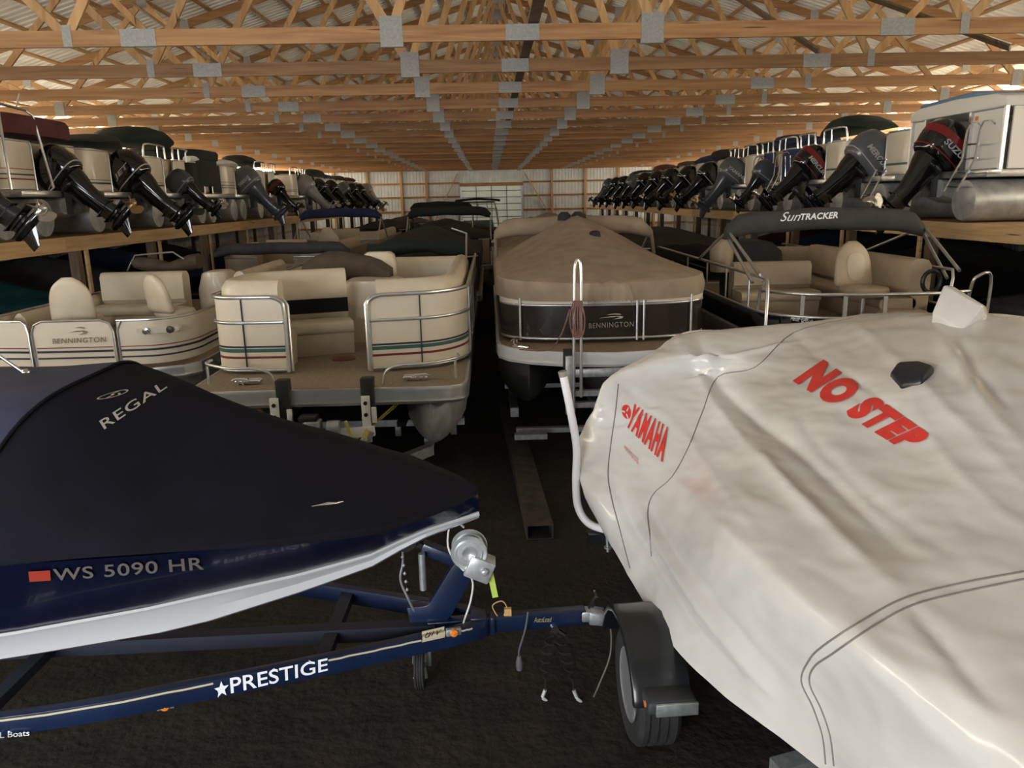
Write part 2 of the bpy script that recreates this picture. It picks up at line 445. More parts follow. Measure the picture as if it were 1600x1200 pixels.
# ================================================================ trailer wheel helper
def wheel(parent, c, r, w, name='wheel', spokes=5, rimmat=None, tread=True):
    """axis along local x"""
    c = V(c); q = MB(); hw = w/2; pr = []
    prof = [(r*.60, -hw*.8), (r*.80, -hw), (r*.93, -hw*.96), (r, -hw*.75)]
    if tread:
        for t in (-.42, 0., .42): prof += [(r, hw*(t-.10)), (r*.965, hw*(t-.09)), (r*.965, hw*(t+.09)), (r, hw*(t+.10))]
    prof += [(r, hw*.75), (r*.93, hw*.96), (r*.80, hw), (r*.60, hw*.8)]
    q.lathe(prof, 36, 'x', c); o = q.build(name, m_rubber, parent, smooth=30)
    q = MB(); q.lathe([(r*.61, -hw*.86), (r*.63, -hw*.92), (r*.56, -hw*.80), (r*.54, -hw*.3), (.01, -hw*.3), (.01, hw*.3), (r*.54, hw*.3), (r*.56, hw*.8), (r*.63, hw*.92), (r*.61, hw*.86)], 30, 'x', c)
    for sgn in (-1, 1):
        for k in range(spokes):
            a = 2*PI*k/spokes
            q.bar(c+V((sgn*hw*.5, .02*math.cos(a), .02*math.sin(a))), c+V((sgn*hw*.75, r*.56*math.cos(a), r*.56*math.sin(a))), .05, .04, (1, 0, 0))
        q.lathe([(.05, sgn*hw*.3), (.05, sgn*hw*.7), (.035, sgn*hw*.85), (.001, sgn*hw*.86)], 12, 'x', c)
    q.build('rim', rimmat or m_galv, o, smooth=35)
    return o

# ================================================================ navy boat, front left
m_navy = mat('navy_canvas', (.0045, .0045, .010), .9, var=.25, vs=5, bump=.35, bs=260, spec=.2)
m_navyhull = mat('navy_gelcoat', (.003, .005, .022), .18, coat=.2, spec=.3)
m_whitehull = mat('white_gelcoat', (.50, .51, .54), .22, coat=.3)
m_bluepaint = mat('blue_trailer_paint', (.006, .015, .048), .3, coat=.2, var=.2, vs=3)
m_reflw = mat('white_vinyl', (.85, .87, .92), .5)
m_silver = mat('silver_print', (.42, .40, .37), .6)
m_gold = mat('gold_stripe', (.55, .48, .33), .5)
m_orange = mat('orange_lens', (.75, .22, .03), .3)
m_redst = mat('red_sticker', (.75, .10, .05), .5)

RB = V((-.10, 4.10, 0)); AFT = V((-1, .02, 0)).normalized(); SIDE = V((-.02, -1, 0)).normalized()    # SIDE points to the camera side
def RW(s_, v, z): return RB+AFT*s_+SIDE*v+V((0, 0, z))
def lerp(tab, s_):
    for (a, va), (b_, vb) in zip(tab, tab[1:]):
        if s_ <= b_: t = (s_-a)/(b_-a); return va+(vb-va)*max(0, t)
    return tab[-1][1]
W_ = [(0, .02), (.12, .20), (.44, .53), (.84, .73), (1.17, .85), (1.49, .95), (2.1, 1.05), (2.77, 1.13), (6, 1.18)]
G_ = [(0, 1.50), (.44, 1.53), (.84, 1.57), (1.49, 1.61), (2.1, 1.63), (4, 1.64), (6, 1.60)]
CR_ = [(0, 1.52), (.17, 1.585), (.52, 1.715), (.93, 1.875), (1.41, 2.06), (1.75, 2.20), (1.92, 2.26), (2.1, 2.26), (2.6, 2.24), (3.2, 2.18), (4.5, 2.0), (6, 1.75)]
WD = [(0, .012), (.39, .14), (.54, .19), (.95, .29), (1.71, .50), (2.44, .64), (3.2, .8), (6, .95)]     # width at the white line
ZD = [(0, 1.36), (.39, 1.29), (.54, 1.22), (.95, 1.15), (1.71, 1.08), (2.44, 1.02), (6, .98)]
WC = [(0, .008), (.3, .06), (.54, .10), (.95, .19), (1.57, .36), (2.53, .54), (3.2, .66), (6, .8)]       # chine
ZC = [(0, 1.34), (.39, 1.22), (.54, 1.12), (.95, 1.01), (1.57, .89), (2.53, .83), (6, .82)]
ZK = [(0, 1.33), (.39, 1.18), (.55, 1.09), (.95, .92), (1.57, .74), (2.4, .62), (6, .58)]
SS = [0, .06, .12, .2, .3, .45, .6, .8, 1., 1.2, 1.45, 1.7, 1.9, 2.03, 2.12, 2.3, 2.6, 3., 3.5, 4.2, 5., 6.]
def regal_local(p): return p
boat = thing('speedboat', 'white and dark blue speedboat on the blue trailer, under the navy cover', 'boat', RW(3, 0, 0))
def world_mesh(mb, name, m, root, **k):
    mb.v = [p-root.location for p in mb.v]; return mb.build(name, m, root, **k)
# topsides (navy), with a rub rail; bottom (white)
rows = []
for s_ in SS:
    w, g = lerp(W_, s_), lerp(G_, s_)-.04; d0, zd = lerp(WD, s_), lerp(ZD, s_)
    rows.append([RW(s_, v, z) for v, z in ((w, g+.02), (d0+(w-d0)*.62, zd+(g-zd)*.6), (d0, zd))])
far_rows = [[RW(s_, -v, z) for v, z in ((lerp(W_, s_), lerp(G_, s_)-.04), (lerp(WD, s_), lerp(ZD, s_)))] for s_ in SS]
q = MB(); q.grid(rows); q.grid(far_rows); q.grid([[r[0] for r in rows], [r[0] for r in far_rows]])
top_side = world_mesh(q, 'topsides', m_navyhull, boat)
rows = []
for s_ in SS:
    d0, zd, c0, zc, zk = lerp(WD, s_), lerp(ZD, s_), lerp(WC, s_), lerp(ZC, s_), lerp(ZK, s_)
    half = [(d0+.006, zd), (c0+(d0-c0)*.4, zc+(zd-zc)*.45), (c0+.035, zc+.012), (c0, zc-.01), (c0*.62, zk+(zc-zk)*.62), (c0*.58, zk+(zc-zk)*.52), (0, zk)]
    rows.append([RW(s_, v, z) for v, z in half]+[RW(s_, -v, z) for v, z in half[-2::-1]])
q = MB(); q.grid(rows); world_mesh(q, 'hull_bottom', m_whitehull, boat, smooth=28)
q = MB(); q.tube([RW(s_, lerp(WD, s_)+.012, lerp(ZD, s_)+.004) for s_ in SS], .014, 6); world_mesh(q, 'chine_stripe', mat('grey_vinyl', (.42, .43, .45), .5), boat)
bv = bvh_of([top_side])
def sideq(*pts): return pts
decal('registration_number', text_mesh('WS 5090 HR', bold=.012, spacing=1.08), sideq((85, 905), (319, 887), (317, 867), (83, 886)), mat('number_vinyl', (.15, .135, .125), .6), boat, bv, cuts=14, off=.010)
decal('registration_sticker', poly_bm([[(0, 0), (1, 0), (1, 1), (0, 1)]]), sideq((47, 906), (80, 904), (79, 888), (45, 890)), mat('red_registration', (.40, .05, .03), .5), boat, bv, off=.010)
# cover
cov = thing('boat_cover', 'navy canvas cover stretched over the speedboat at front left', 'boat cover', RW(3, 0, 0))
NV = 18
def cover_pt(s_, u):
    w, g, cr = lerp(W_, s_)+.012, lerp(G_, s_), lerp(CR_, s_)
    p = 1.28+(2.5 if u > 0 else .5)*min(1, max(0, (s_-1.5)/.5))
    v = u*w; hgt = (1-abs(u)**p)
    z = g+(cr-g)*hgt + .012*math.sin(s_*5+u*4)*hgt*min(1, s_)
    return RW(s_, v, z)
fine = spline([V((a, 0, 0)) for a in SS], 3); fine = [p.x for p in fine]
rows = []
for s_ in fine:
    r = [cover_pt(s_, -1+2*j/NV*1.0) for j in range(NV+1)]
    hem = .015+.01*min(1, s_)
    a = RW(s_, -(lerp(W_, s_)+.014), lerp(G_, s_)-hem); c_ = RW(s_, lerp(W_, s_)+.014, lerp(G_, s_)-hem-.02*math.sin(s_*3))
    rows.append([a]+r+[c_])
q = MB(); q.grid(rows); canvas = world_mesh(q, 'cover_canvas', m_navy, cov, smooth=50, solid=.008)
# cockpit top panel and its seam; lighter navy paints in the light it catches
m_navylit = mat('navy_canvas_lit', (.026, .029, .066), .8, var=.15, vs=5, bump=.3, bs=260)
def seam_s(u): return 1.95+.26*u*u
rows = [[cover_pt(seam_s(-.97+1.94*j/NV)+(6-seam_s(-.97+1.94*j/NV))*(k/24)**1.5, -.97+1.94*j/NV)+V((0, 0, .012)) for j in range(NV+1)] for k in range(25)]
q = MB(); q.grid(rows); world_mesh(q, 'top_panel', m_navylit, cov, smooth=50)
q = MB(); q.tube([cover_pt(seam_s(-1+2*j/40), -1+2*j/40)+V((0, 0, .012)) for j in range(41)], .008, 6); world_mesh(q, 'windshield_seam', m_navy, cov)
bv = bvh_of([canvas])
def quad(*pts): return pts
decal('cover_lettering', text_mesh('REGAL', bold=.008, spacing=1.1, shear=.1), quad((163, 672), (262, 606), (252, 597), (152, 660)), m_silver, cov, bv, cuts=12)
ring = []
for k in range(28):
    a0, a1 = 2*PI*k/28, 2*PI*(k+1)/28
    ring.append([(math.cos(a0)*.86, math.sin(a0)*.84), (math.cos(a0), math.sin(a0)), (math.cos(a1), math.sin(a1)), (math.cos(a1)*.86, math.sin(a1)*.84)])
ring += [[(-.1, -.86), (.12, -.2), (.02, -.08), (-.3, -.84)], [(.02, -.2), (-.22, .3), (-.05, .4), (.16, -.1)], [(.1, .86), (-.22, .3), (-.06, .2), (.3, .84)], [(.55, -.70), (.3, .1), (.45, .1), (.72, -.62)]]
decal('cover_emblem', poly_bm(ring), quad((145, 628), (194, 618), (206, 606), (158, 618)), m_silver, cov, bv)
# vent pole tab on the bow and the little rod at the back
q = MB()
p = hit(bv, 513, 792) or RW(.7, .4, 1.7)
cl = [hit(bv, x, y) for x, y in ((487, 795), (500, 793), (513, 791), (525, 790), (537, 787))]
if all(cl): q.tube([c_+V((0, 0, .012)) for c_ in cl], [.003, .006, .011, .006, .003], 8)
world_mesh(q, 'bow_cleat', m_chrome, cov)
q = MB(); a = hit(bv, 41, 585); a = a if a else RW(3, -.3, 2.2)
q.tube([a, a+V((-.28, .05, .20))], .009, 8); q.lathe([(.02, -.01), (.022, .015), (.012, .03)], 10, 'z', a); world_mesh(q, 'antenna_rod', m_chrome, cov)

# ---- blue trailer of the navy boat
tr = thing('boat_trailer', 'blue boat trailer with winch stand and white lettering, front left', 'trailer', (0, 4.2, 0))
zr = .50
cpl = V((.55, 4.42, zr)); tg0 = V((-.10, 4.36, zr)); 
near_b = V((-.28, 4.23, zr)); near_m = V((-1.59, 3.80, zr)); near_e = V((-2.75, 3.52, zr)); near_f = V((-5.6, 3.2, zr))
mid = lambda p: p + 2*((tg0+AFT*((p-tg0).dot(AFT)))-p)    # mirror about the tongue line
q = MB()
pth = spline([tg0+V((.02, 0, 0)), near_b, near_m, near_e, near_f], 10)
q2 = MB(); rs = []
for i, p in enumerate(pth):
    t = (pth[min(i+1, len(pth)-1)]-pth[max(0, i-1)]).normalized(); nr = t.cross(V((0, 0, 1))).normalized()*.03
    rs.append([p-nr-V((0, 0, .055)), p+nr-V((0, 0, .055)), p+nr+V((0, 0, .055)), p-nr+V((0, 0, .055))])
q2.rings(rs); rail = world_mesh(q2, 'frame_rail', m_bluepaint, tr, bevel=.006)
q2 = MB(); q2.rings([[mid(p) for p in r] for r in rs]); world_mesh(q2, 'frame_rail', m_bluepaint, tr, bevel=.006)
q2 = MB(); q2.bar(tg0-V((.35, .03, 0)), cpl, .075, .105); tongue = world_mesh(q2, 'tongue', m_bluepaint, tr, bevel=.008)
q2 = MB(); q2.box(tg0+V((-.03, 0, 0)), (.10, .11, .135)); q2.box(tg0+V((.06, 0, 0)), (.03, .10, .125)); world_mesh(q2, 'tongue_hinge', m_bluepaint, tr, bevel=.008)
q2 = MB()
for pa, pb in ((near_m+V((.55, .17, 0)), None), (near_e, None)): q2.bar(pa, mid(pa), .08, .06)
q2.bar(tg0-V((.3, .04, 0)), RW(5.5, 0, zr-.02), .09, .09)
world_mesh(q2, 'crossmember', mat('dark_blue_steel', (.012, .016, .03), .5), tr)
# coupler
q2 = MB(); q2.box(cpl+V((.02, 0, .005)), (.10, .085, .075)); q2.rings([[cpl+V((.02, -.05, -.05)), cpl+V((.02, .05, -.05)), cpl+V((.02, .05, .045)), cpl+V((.02, -.05, .045))], [cpl+V((.13, -.055, -.06)), cpl+V((.13, .055, -.06)), cpl+V((.13, .055, .02)), cpl+V((.13, -.055, .02))]])
cp = world_mesh(q2, 'coupler', m_galv, tr, bevel=.012)
q2 = MB(); q2.bar(cpl+V((.03, 0, .04)), cpl+V((.075, .01, .12)), .03, .02); q2.bar(cpl+V((.075, .01, .12)), cpl+V((.06, .01, .16)), .02, .012); world_mesh(q2, 'coupler_latch', m_chrome, tr)
cable = mat('dark_cable', (.018, .017, .016), .8, spec=.2)
q2 = MB(); q2.tube([cpl+V((.10, 0, .03)), cpl+V((.15, -.05, -.02)), cpl+V((.15, -.1, -.22)), cpl+V((.07, -.16, -.40)), cpl+V((.03, -.2, -.46))], .006, 6, smooth=6); world_mesh(q2, 'breakaway_cable', mat('steel_cable', (.10, .09, .07), .6), tr)
# coiled safety cables with hooks, hanging under the tongue
root = cpl+V((-.20, -.02, -.07))
q2 = MB(); q2.lathe([(.026, -.02), (.03, 0), (.026, .02)], 14, 'y', root+V((0, -.03, .01))); q2.bar(root, root+V((.07, -.03, -.04)), .016, .016); world_mesh(q2, 'eye_bolt', m_chrome, tr)
for k, (dx, dy) in enumerate(((-.09, -.13), (.09, -.15))):
    e = root+V((dx+.02, dy, -.36)); pts = []
    for i in range(90):
        t = i/89; base = root+(e-root)*t; a = t*2*PI*7; rr = .030*math.sin(PI*min(1, t*1.15))**.8 if t < .87 else 0
        pts.append(base+V((rr*math.cos(a)*1.5+(.02 if k else -.02)*math.sin(PI*t), rr*math.sin(a), 0)))
    q2 = MB(); q2.tube(pts, .004, 5); co = world_mesh(q2, 'safety_cable', cable, tr)
    q2 = MB(); q2.tube([e, e+V((dx*.2, 0, -.05))], .012, 8); b0 = e+V((dx*.2, -.01, -.05))
    pts = [b0, b0+V((.028, 0, -.03)), b0+V((.034, 0, -.10)), b0+V((0, 0, -.135)), b0+V((-.034, 0, -.10)), b0+V((-.022, 0, -.045))]
    q2.tube(pts, .011, 6, smooth=5); o = world_mesh(q2, 'hook', mat('zinc_hook', (.6, .62, .64), .35, .3), tr)
# winch stand: curved blue post, head beam, roller arm and winch
ws = V((-.46, 4.36, zr))
post = spline([ws+V((-.10, 0, .06)), ws+V((.06, 0, .09)), ws+V((.15, 0, .22)), ws+V((.23, 0, .36)), ws+V((.26, 0, .40))], 6)
q2 = MB(); rs = []
for i, p in enumerate(post):
    t = (post[min(i+1, len(post)-1)]-post[max(0, i-1)]).normalized(); n1 = V((0, 1, 0)); n2 = t.cross(n1).normalized(); wd = .085-.02*i/len(post)
    rs.append([p-n1*.04-n2*wd, p+n1*.04-n2*wd, p+n1*.04+n2*wd, p-n1*.04+n2*wd])
q2.rings(rs); stand = world_mesh(q2, 'winch_post', m_bluepaint, tr, bevel=.008)
ha, hb = ws+V((.0, 0, .54)), ws+V((.40, 0, .35))
q2 = MB(); q2.bar(ha, hb, .075, .075); world_mesh(q2, 'winch_beam', m_bluepaint, tr, bevel=.008)
q2 = MB(); q2.lathe([(.02, -.05), (.075, -.045), (.055, 0), (.075, .045), (.02, .05)], 18, 'y', ws+V((-.10, 0, .60))); q2.bar(ha, ws+V((-.10, 0, .60)), .03, .03)
o = world_mesh(q2, 'bow_roller', m_rubber, tr)
q2 = MB(); q2.lathe([(.022, -.065), (.022, .02)], 10, 'y', ws+V((-.10, 0, .60))); world_mesh(q2, 'roller_bolt', m_galv, tr)
wc = ws+V((.29, -.04, .55))
q2 = MB()
for dy in (-.10, .0): q2.lathe([(.012, dy-.004), (.04, dy-.02), (.05, dy-.004), (.07, dy-.003), (.078, dy-.010), (.088, dy-.003), (.105, dy-.006), (.11, dy), (.105, dy+.006), (.012, dy+.004)], 28, 'y', wc)
q2.lathe([(.05, -.1), (.05, 0)], 20, 'y', wc); m_zinc = mat('winch_zinc', (.55, .58, .60), .35, .6, var=.15, vs=14)
spool = world_mesh(q2, 'winch_drum', m_zinc, tr, smooth=30)
q2 = MB(); rr = Matrix.Rotation(R(24), 3, 'Y'); q2.box(wc+V((.06, -.06, -.105)), (.16, .13, .14), rr); q2.lathe([(.022, -.15), (.024, -.135), (.024, -.12)], 12, 'y', wc+V((.09, 0, -.11)))
world_mesh(q2, 'winch_housing', mat('winch_zinc', (.55, .58, .60), .35, .6, var=.15, vs=14), tr, bevel=.012)
q2 = MB(); q2.bar(wc+V((-.03, .05, .10)), wc+V((-.12, .06, .19)), .018, .008); q2.lathe([(.02, -.015), (.02, .015)], 10, 'y', wc+V((-.125, .06, .20))); world_mesh(q2, 'winch_handle', m_galv, tr)
q2 = MB(); q2.bar(wc+V((.12, -.08, -.12)), wc+V((.15, -.09, -.30)), .035, .006); world_mesh(q2, 'winch_strap_end', mat('lime_strap', (.42, .55, .10), .7), tr)
q2 = MB(); q2.tube([ws+V((.0, -.06, .52)), ws+V((.0, -.06, .28))], .022, 10); world_mesh(q2, 'handle_tube', m_galv, tr)
q2 = MB(); q2.tube([ws+V((-.12, -.02, .56)), ws+V((-.12, -.03, .45)), ws+V((-.14, -.04, .34)), ws+V((-.10, -.05, .22)), ws+V((-.06, -.03, .10))], .007, 6, smooth=4)
for k in range(7): q2.lathe([(.004, -.012), (.012, 0), (.004, .012)], 6, 'z', ws+V((-.125+.004*k, -.03, .54-.055*k)))
world_mesh(q2, 'bow_chain', m_galv, tr)
q2 = MB(); q2.tube([ws+V((.24, -.05, .95)), ws+V((.16, -.06, .60)), ws+V((.22, -.10, .46)), ws+V((.30, -.10, .36)), ws+V((.29, -.09, .22)), ws+V((.24, -.08, .06)), ws+V((.22, -.06, -.04))], .006, 6, smooth=6); world_mesh(q2, 'white_cable', mat('white_wire', (.75, .75, .72), .5), tr)
# marker lights, pins, plug, jack wheel
for px, py in ((708, 985), (259, 1099)):
    p = onplane(near_m, (near_m-near_e).cross(V((0, 0, 1))), px, py); t = (near_m-near_e).normalized(); nrm = t.cross(V((0, 0, 1)))
    if nrm.y > 0: nrm = -nrm
    q2 = MB(); q2.bar(p-t*.045+nrm*.012, p+t*.045+nrm*.012, .03, .045); o = world_mesh(q2, 'marker_light_base', m_galv, tr, bevel=.005)
    q2 = MB(); q2.lathe([(.026, -.005), (.022, .015), (.001, .022)], 14, 'y', (0, 0, 0)); mm = Matrix.Rotation(math.atan2(nrm.y, nrm.x)-PI/2, 3, 'Z')
    q2.v = [mm @ v+p+nrm*.024 for v in q2.v]; world_mesh(q2, 'marker_lens', m_orange, tr)
q2 = MB(); q2.tube([tg0+V((.09, -.01, .05)), tg0+V((.06, 0, .12)), tg0+V((.12, 0, .15)), tg0+V((.15, 0, .10)), tg0+V((.13, 0, .05))], .004, 6, smooth=5); q2.box(tg0+V((.155, 0, .075)), (.045, .03, .05)); world_mesh(q2, 'tongue_pin', mat('brass_tag', (.5, .32, .12), .5), tr)
q2 = MB(); q2.tube([tg0+V((.28, -.05, .10)), tg0+V((.26, -.06, -.02)), tg0+V((.22, -.06, -.16)), tg0+V((.22, -.06, -.22))], .006, 6, smooth=5); q2.lathe([(.018, -.30), (.022, -.28), (.022, -.24), (.012, -.2)], 10, 'z', tg0+V((.22, -.06, 0))); world_mesh(q2, 'light_plug', mat('grey_plastic', (.09, .09, .10), .6), tr)
jw = V((-.52, 4.45, .16))
wheel(tr, jw-tr.location, .15, .07, 'jack_wheel', 3)
q2 = MB(); q2.bar(jw+V((.06, 0, 0)), jw+V((.06, 0, .30)), .02, .03); q2.bar(jw+V((.06, 0, .28)), jw+V((-.02, -.05, .33)), .03, .02); world_mesh(q2, 'jack_arm', m_galv, tr)
# side stripe and lettering on the near rail
t = (near_m-near_b).normalized()
bvr = bvh_of([rail])
def railq(*pts): return [hit(bvr, *p) or onplane(near_m, t.cross(V((0, 0, 1))), *p) for p in pts]
for (a, c_) in (((0, 1136), (333, 1068)), ((513, 1023), (658, 990)), ((697, 981), (738, 966))):
    pts = []
    n_ = 14
    for k in range(n_+1):
        px = a[0]+(c_[0]-a[0])*k/n_
        best = None
        for py in range(930, 1170):
            h = hit(bvr, px, py)
            if h is not None and h.z < zr+.047: best = h; break
        if best is not None: pts.append(best)
    if len(pts) > 2:
        q2 = MB(); nn = V((.25, -.97, 0))
        q2.grid([[p+nn*.004 for p in pts], [p+nn*.004-V((0, 0, .012)) for p in pts]]); world_mesh(q2, 'reflective_stripe', m_gold, tr)
decal('trailer_lettering', text_mesh('PRESTIGE', bold=.012, spacing=1.02), railq((361, 1083), (512, 1047), (511, 1024), (359, 1058)), m_reflw, tr, bvr, cuts=16, off=.006)
star = [(math.sin(2*PI*k/10)*(1 if k % 2 == 0 else .42), math.cos(2*PI*k/10)*(1 if k % 2 == 0 else .42)) for k in range(10)]
decal('trailer_star', poly_bm([star]), railq((336, 1090), (358, 1084), (357, 1060), (334, 1066)), m_reflw, tr, bvr, off=.006)
decal('maker_plate', poly_bm([[(0, 0), (1, 0), (1, 1), (0, 1)]]), railq((659, 1004), (695, 996), (694, 979), (659, 987)), mat('plate_cream', (.52, .46, .33), .5), tr, bvr, off=.007)
decal('maker_plate_mark', text_mesh('BIV', shear=.4, bold=-.005), railq((662, 1001), (692, 995), (692, 982), (663, 988)), m_black, tr, bvr, off=.009)
decal('dealer_lettering', text_mesh('L Boats', bold=.01), railq((0, 1155), (46, 1151), (46, 1142), (0, 1146)), m_reflw, tr, bvr, off=.006)
tpl = V((cpl.x, cpl.y-.04, 0)); tn = (cpl-tg0).cross(V((0, 0, 1)))
decal('tongue_label', text_mesh('AutoLoad', shear=.3), [onplane(tpl, tn, *p) for p in ((834, 972), (862, 971), (862, 963), (834, 964))], mat('gold_print', (.38, .30, .16), .5), tr, None, off=.005)

# ================================================================ white covered jet boat, front right
m_wcov = mat('white_vinyl_cover', (.66, .645, .62), .21, var=.07, vs=2.2, bump=.22, bs=22, spec=.6)
_n = [n for n in m_wcov.node_tree.nodes if n.type == 'TEX_NOISE'][-1]
_n.noise_type = 'RIDGED_MULTIFRACTAL'; _n.inputs['Scale'].default_value = 2.6; _n.inputs['Detail'].default_value = 3; _n.inputs['Distortion'].default_value = .6
m_seam = mat('stitched_seam', (.22, .20, .18), .6)
m_red = mat('red_print', (.70, .045, .035), .4)
ST = [
 [(945, 830, .75), (915, 770, .98), (909, 700, 1.22), (936, 645, 1.5), (958, 592, 1.74), (1022, 555, 1.88), (1090, 519, 1.98)],
 [(985, 905, .72), (1010, 825, 1.0), (1060, 735, 1.3), (1095, 650, 1.55), (1120, 588, 1.75), (1180, 552, 1.92), (1240, 506, 2.06)],
 [(1045, 1000, .72), (1085, 915, 1.05), (1140, 825, 1.42), (1200, 720, 1.60), (1250, 640, 1.78), (1305, 568, 1.97), (1350, 492, 2.15)],
 [(1130, 1085, .72), (1175, 1000, 1.08), (1230, 905, 1.43), (1320, 785, 1.60), (1395, 685, 1.80), (1438, 592, 2.04), (1458, 490, 2.26)],
 [(1280, 1200, .72), (1325, 1115, 1.08), (1385, 1015, 1.45), (1480, 870, 1.62), (1555, 735, 1.83), (1588, 615, 2.06), (1600, 498, 2.3)],
 [(1420, 1330, .72), (1480, 1250, 1.08), (1560, 1140, 1.43), (1690, 980, 1.60), (1780, 820, 1.80), (1830, 675, 2.0), (1830, 530, 2.22)]]
G = [[atz(*p) for p in r] for r in ST]
ax = V((.24, -.97, 0))
G.append([p+ax*1.2-V((0, 0, .10+.05*j/6)) for j, p in enumerate(G[-1])])
for r in G:
    t = r[-1]; r += [t+V((.7, .22, -.22)), t+V((1.15, .36, -.75)), t+V((1.15, .36, -1.4))]
G.insert(0, [p+V((.10, .12, -.12 if j > 3 else 0)) if j < 7 else p for j, p in enumerate(G[0])])
G.insert(0, [V((p.x+.15, p.y+.1, .75)) for p in G[0]])
P = patch(G, 24, 24)
from mathutils import noise
def wrinkle(p):
    al = p.x*.24-p.y*.97; ac = p.x*.97+p.y*.24+p.z*.9
    d = .016*noise.noise(V((al*.75, ac*2.2, 3.1)))
    d += .014*(.28-abs(noise.noise(V((al*.9+ac*.5, ac*2.6-al*.7, 7.7)))))
    d += .011*(.25-abs(noise.noise(V((al*1.9-ac*1.1, ac*4.6+al*1.4, 1.3)))))
    d += .008*(.25-abs(noise.noise(V((al*4.3+ac*3.0, ac*8.5-al*3., 5.3)))))
    return d
jr = V((2.2, 3.8, 0))
wc_ = thing('boat_cover', 'large glossy white cover with red lettering over the boat at front right', 'boat cover', jr)
m_, n_ = len(P), len(P[0])
N = [[None]*n_ for _ in range(m_)]
for i in range(m_):
    for j in range(n_):
        a = P[min(i+1, m_-1)][j]-P[max(i-1, 0)][j]; c_ = P[i][min(j+1, n_-1)]-P[i][max(j-1, 0)]
        nn = a.cross(c_); nn = nn.normalized() if nn.length > 1e-9 else V((0, 0, 1))
        if nn.dot(P[i][j]-V((2.6, 4.2, .9))) < 0: nn = -nn
        N[i][j] = nn
bump_c = aty(1508, 488, 4.95)
import numpy as np
q = MB(); q.grid(P); bm_ = bmesh.new()
bv0 = BVHTree.FromPolygons(q.v, q.f)
XYZ = np.array([[tuple(p) for p in r] for r in P]); fold = np.zeros((m_, n_))
CREASES = [  # picture points of each fold, height, half width
 ([(1088, 522), (1104, 560), (1128, 606), (1180, 655), (1250, 705), (1340, 790), (1420, 868)], -.045, .055),
 ([(1062, 525), (1080, 565), (1112, 620), (1165, 690), (1240, 770), (1330, 850)], .028, .05),
 ([(966, 598), (1000, 622), (1060, 668), (1120, 750), (1190, 840)], .014, .04),
 ([(1050, 745), (1120, 815), (1210, 900), (1300, 975), (1400, 1070), (1500, 1180)], .030, .07),
 ([(958, 755), (985, 815), (1030, 890), (1090, 985), (1160, 1060)], -.030, .035),
 ([(985, 765), (1015, 830), (1065, 910), (1130, 1000), (1210, 1090)], .026, .035),
 ([(1012, 790), (1060, 870), (1130, 960), (1220, 1060)], -.022, .035),
 ([(1236, 515), (1280, 560), (1345, 600), (1420, 660)], -.016, .03),
 ([(1330, 500), (1380, 545), (1440, 600), (1520, 680), (1600, 760)], .018, .035),
 ([(1462, 505), (1490, 560), (1545, 640), (1600, 700)], .028, .035),
 ([(1500, 525), (1535, 590), (1580, 640)], -.022, .03),
 ([(1560, 540), (1530, 590), (1508, 660)], .016, .025),
 ([(1425, 600), (1440, 660), (1500, 740), (1590, 820)], .014, .03),
 ([(1125, 560), (1190, 545), (1260, 530)], .016, .025),
 ([(1240, 640), (1300, 720), (1390, 800), (1500, 870)], -.018, .04),
 ([(1180, 690), (1230, 760), (1320, 850), (1415, 930)], .020, .04),
 ([(1415, 940), (1480, 1010), (1560, 1110)], -.02, .04), ([(1330, 985), (1420, 1060), (1540, 1180)], .018, .04)]
for pts, amp, wd_ in CREASES:
    hp = []
    for a in spline([V((x, y, 0)) for x, y in pts], 4):
        h = bv0.ray_cast(CAM, ray(a.x, a.y).normalized(), 80)[0]
        if h is not None: hp.append(tuple(h))
    hp = np.array(hp); best = np.full((m_, n_), 9.); tap = np.zeros((m_, n_)); K = len(hp)-1
    for k in range(K):
        a, b_ = hp[k], hp[k+1]; ab = b_-a
        t = np.clip(((XYZ-a) @ ab)/max(1e-9, ab @ ab), 0, 1); dd = np.linalg.norm(XYZ-(a+t[..., None]*ab), axis=2)
        m0 = dd < best; best = np.where(m0, dd, best); tap = np.where(m0, (k+t)/K, tap)
    fold += amp*np.exp(-np.abs(best/wd_)**1.4)*np.sin(np.pi*np.clip(.06+.9*tap, 0, 1))**.6
for i in range(m_):
    for j in range(n_):
        P[i][j] = P[i][j]+N[i][j]*(wrinkle(P[i][j])+float(fold[i, j]))
q = MB(); q.grid(P); wcan = world_mesh(q, 'cover_sheet', m_wcov, wc_, smooth=60)
bv = bvh_of([wcan])
# peaked pocket pulled up over the far gunwale
pk = [hit(bv, *p) for p in ((1462, 500), (1530, 552), (1562, 545), (1540, 500))]
pp = [aty(1475, 445, 5.05), aty(1487, 446, 5.05), aty(1457, 488, 4.98), aty(1504, 517, 4.72), aty(1535, 478, 4.76), aty(1550, 511, 4.92), aty(1541, 479, 4.95), aty(1546, 500, 5.1), aty(1470, 470, 5.25)]
pp += [p+V((.03, .05, -.22)) for p in (pp[2], pp[3], pp[5], pp[8])]
bm = bmesh.new()
for p in pp: bm.verts.new(p)
r_ = bmesh.ops.convex_hull(bm, input=bm.verts[:])
bmesh.ops.delete(bm, geom=[g for g in r_['geom_interior'] if isinstance(g, bmesh.types.BMVert)], context='VERTS')
bm.verts.index_update(); bm.verts.ensure_lookup_table()
q = MB(); q.add([v.co.copy() for v in bm.verts], [tuple(v.index for v in f.verts) for f in bm.faces]); bm.free()
world_mesh(q, 'raised_pocket', m_wcov, wc_, bevel=.012, seg=3, smooth=30)
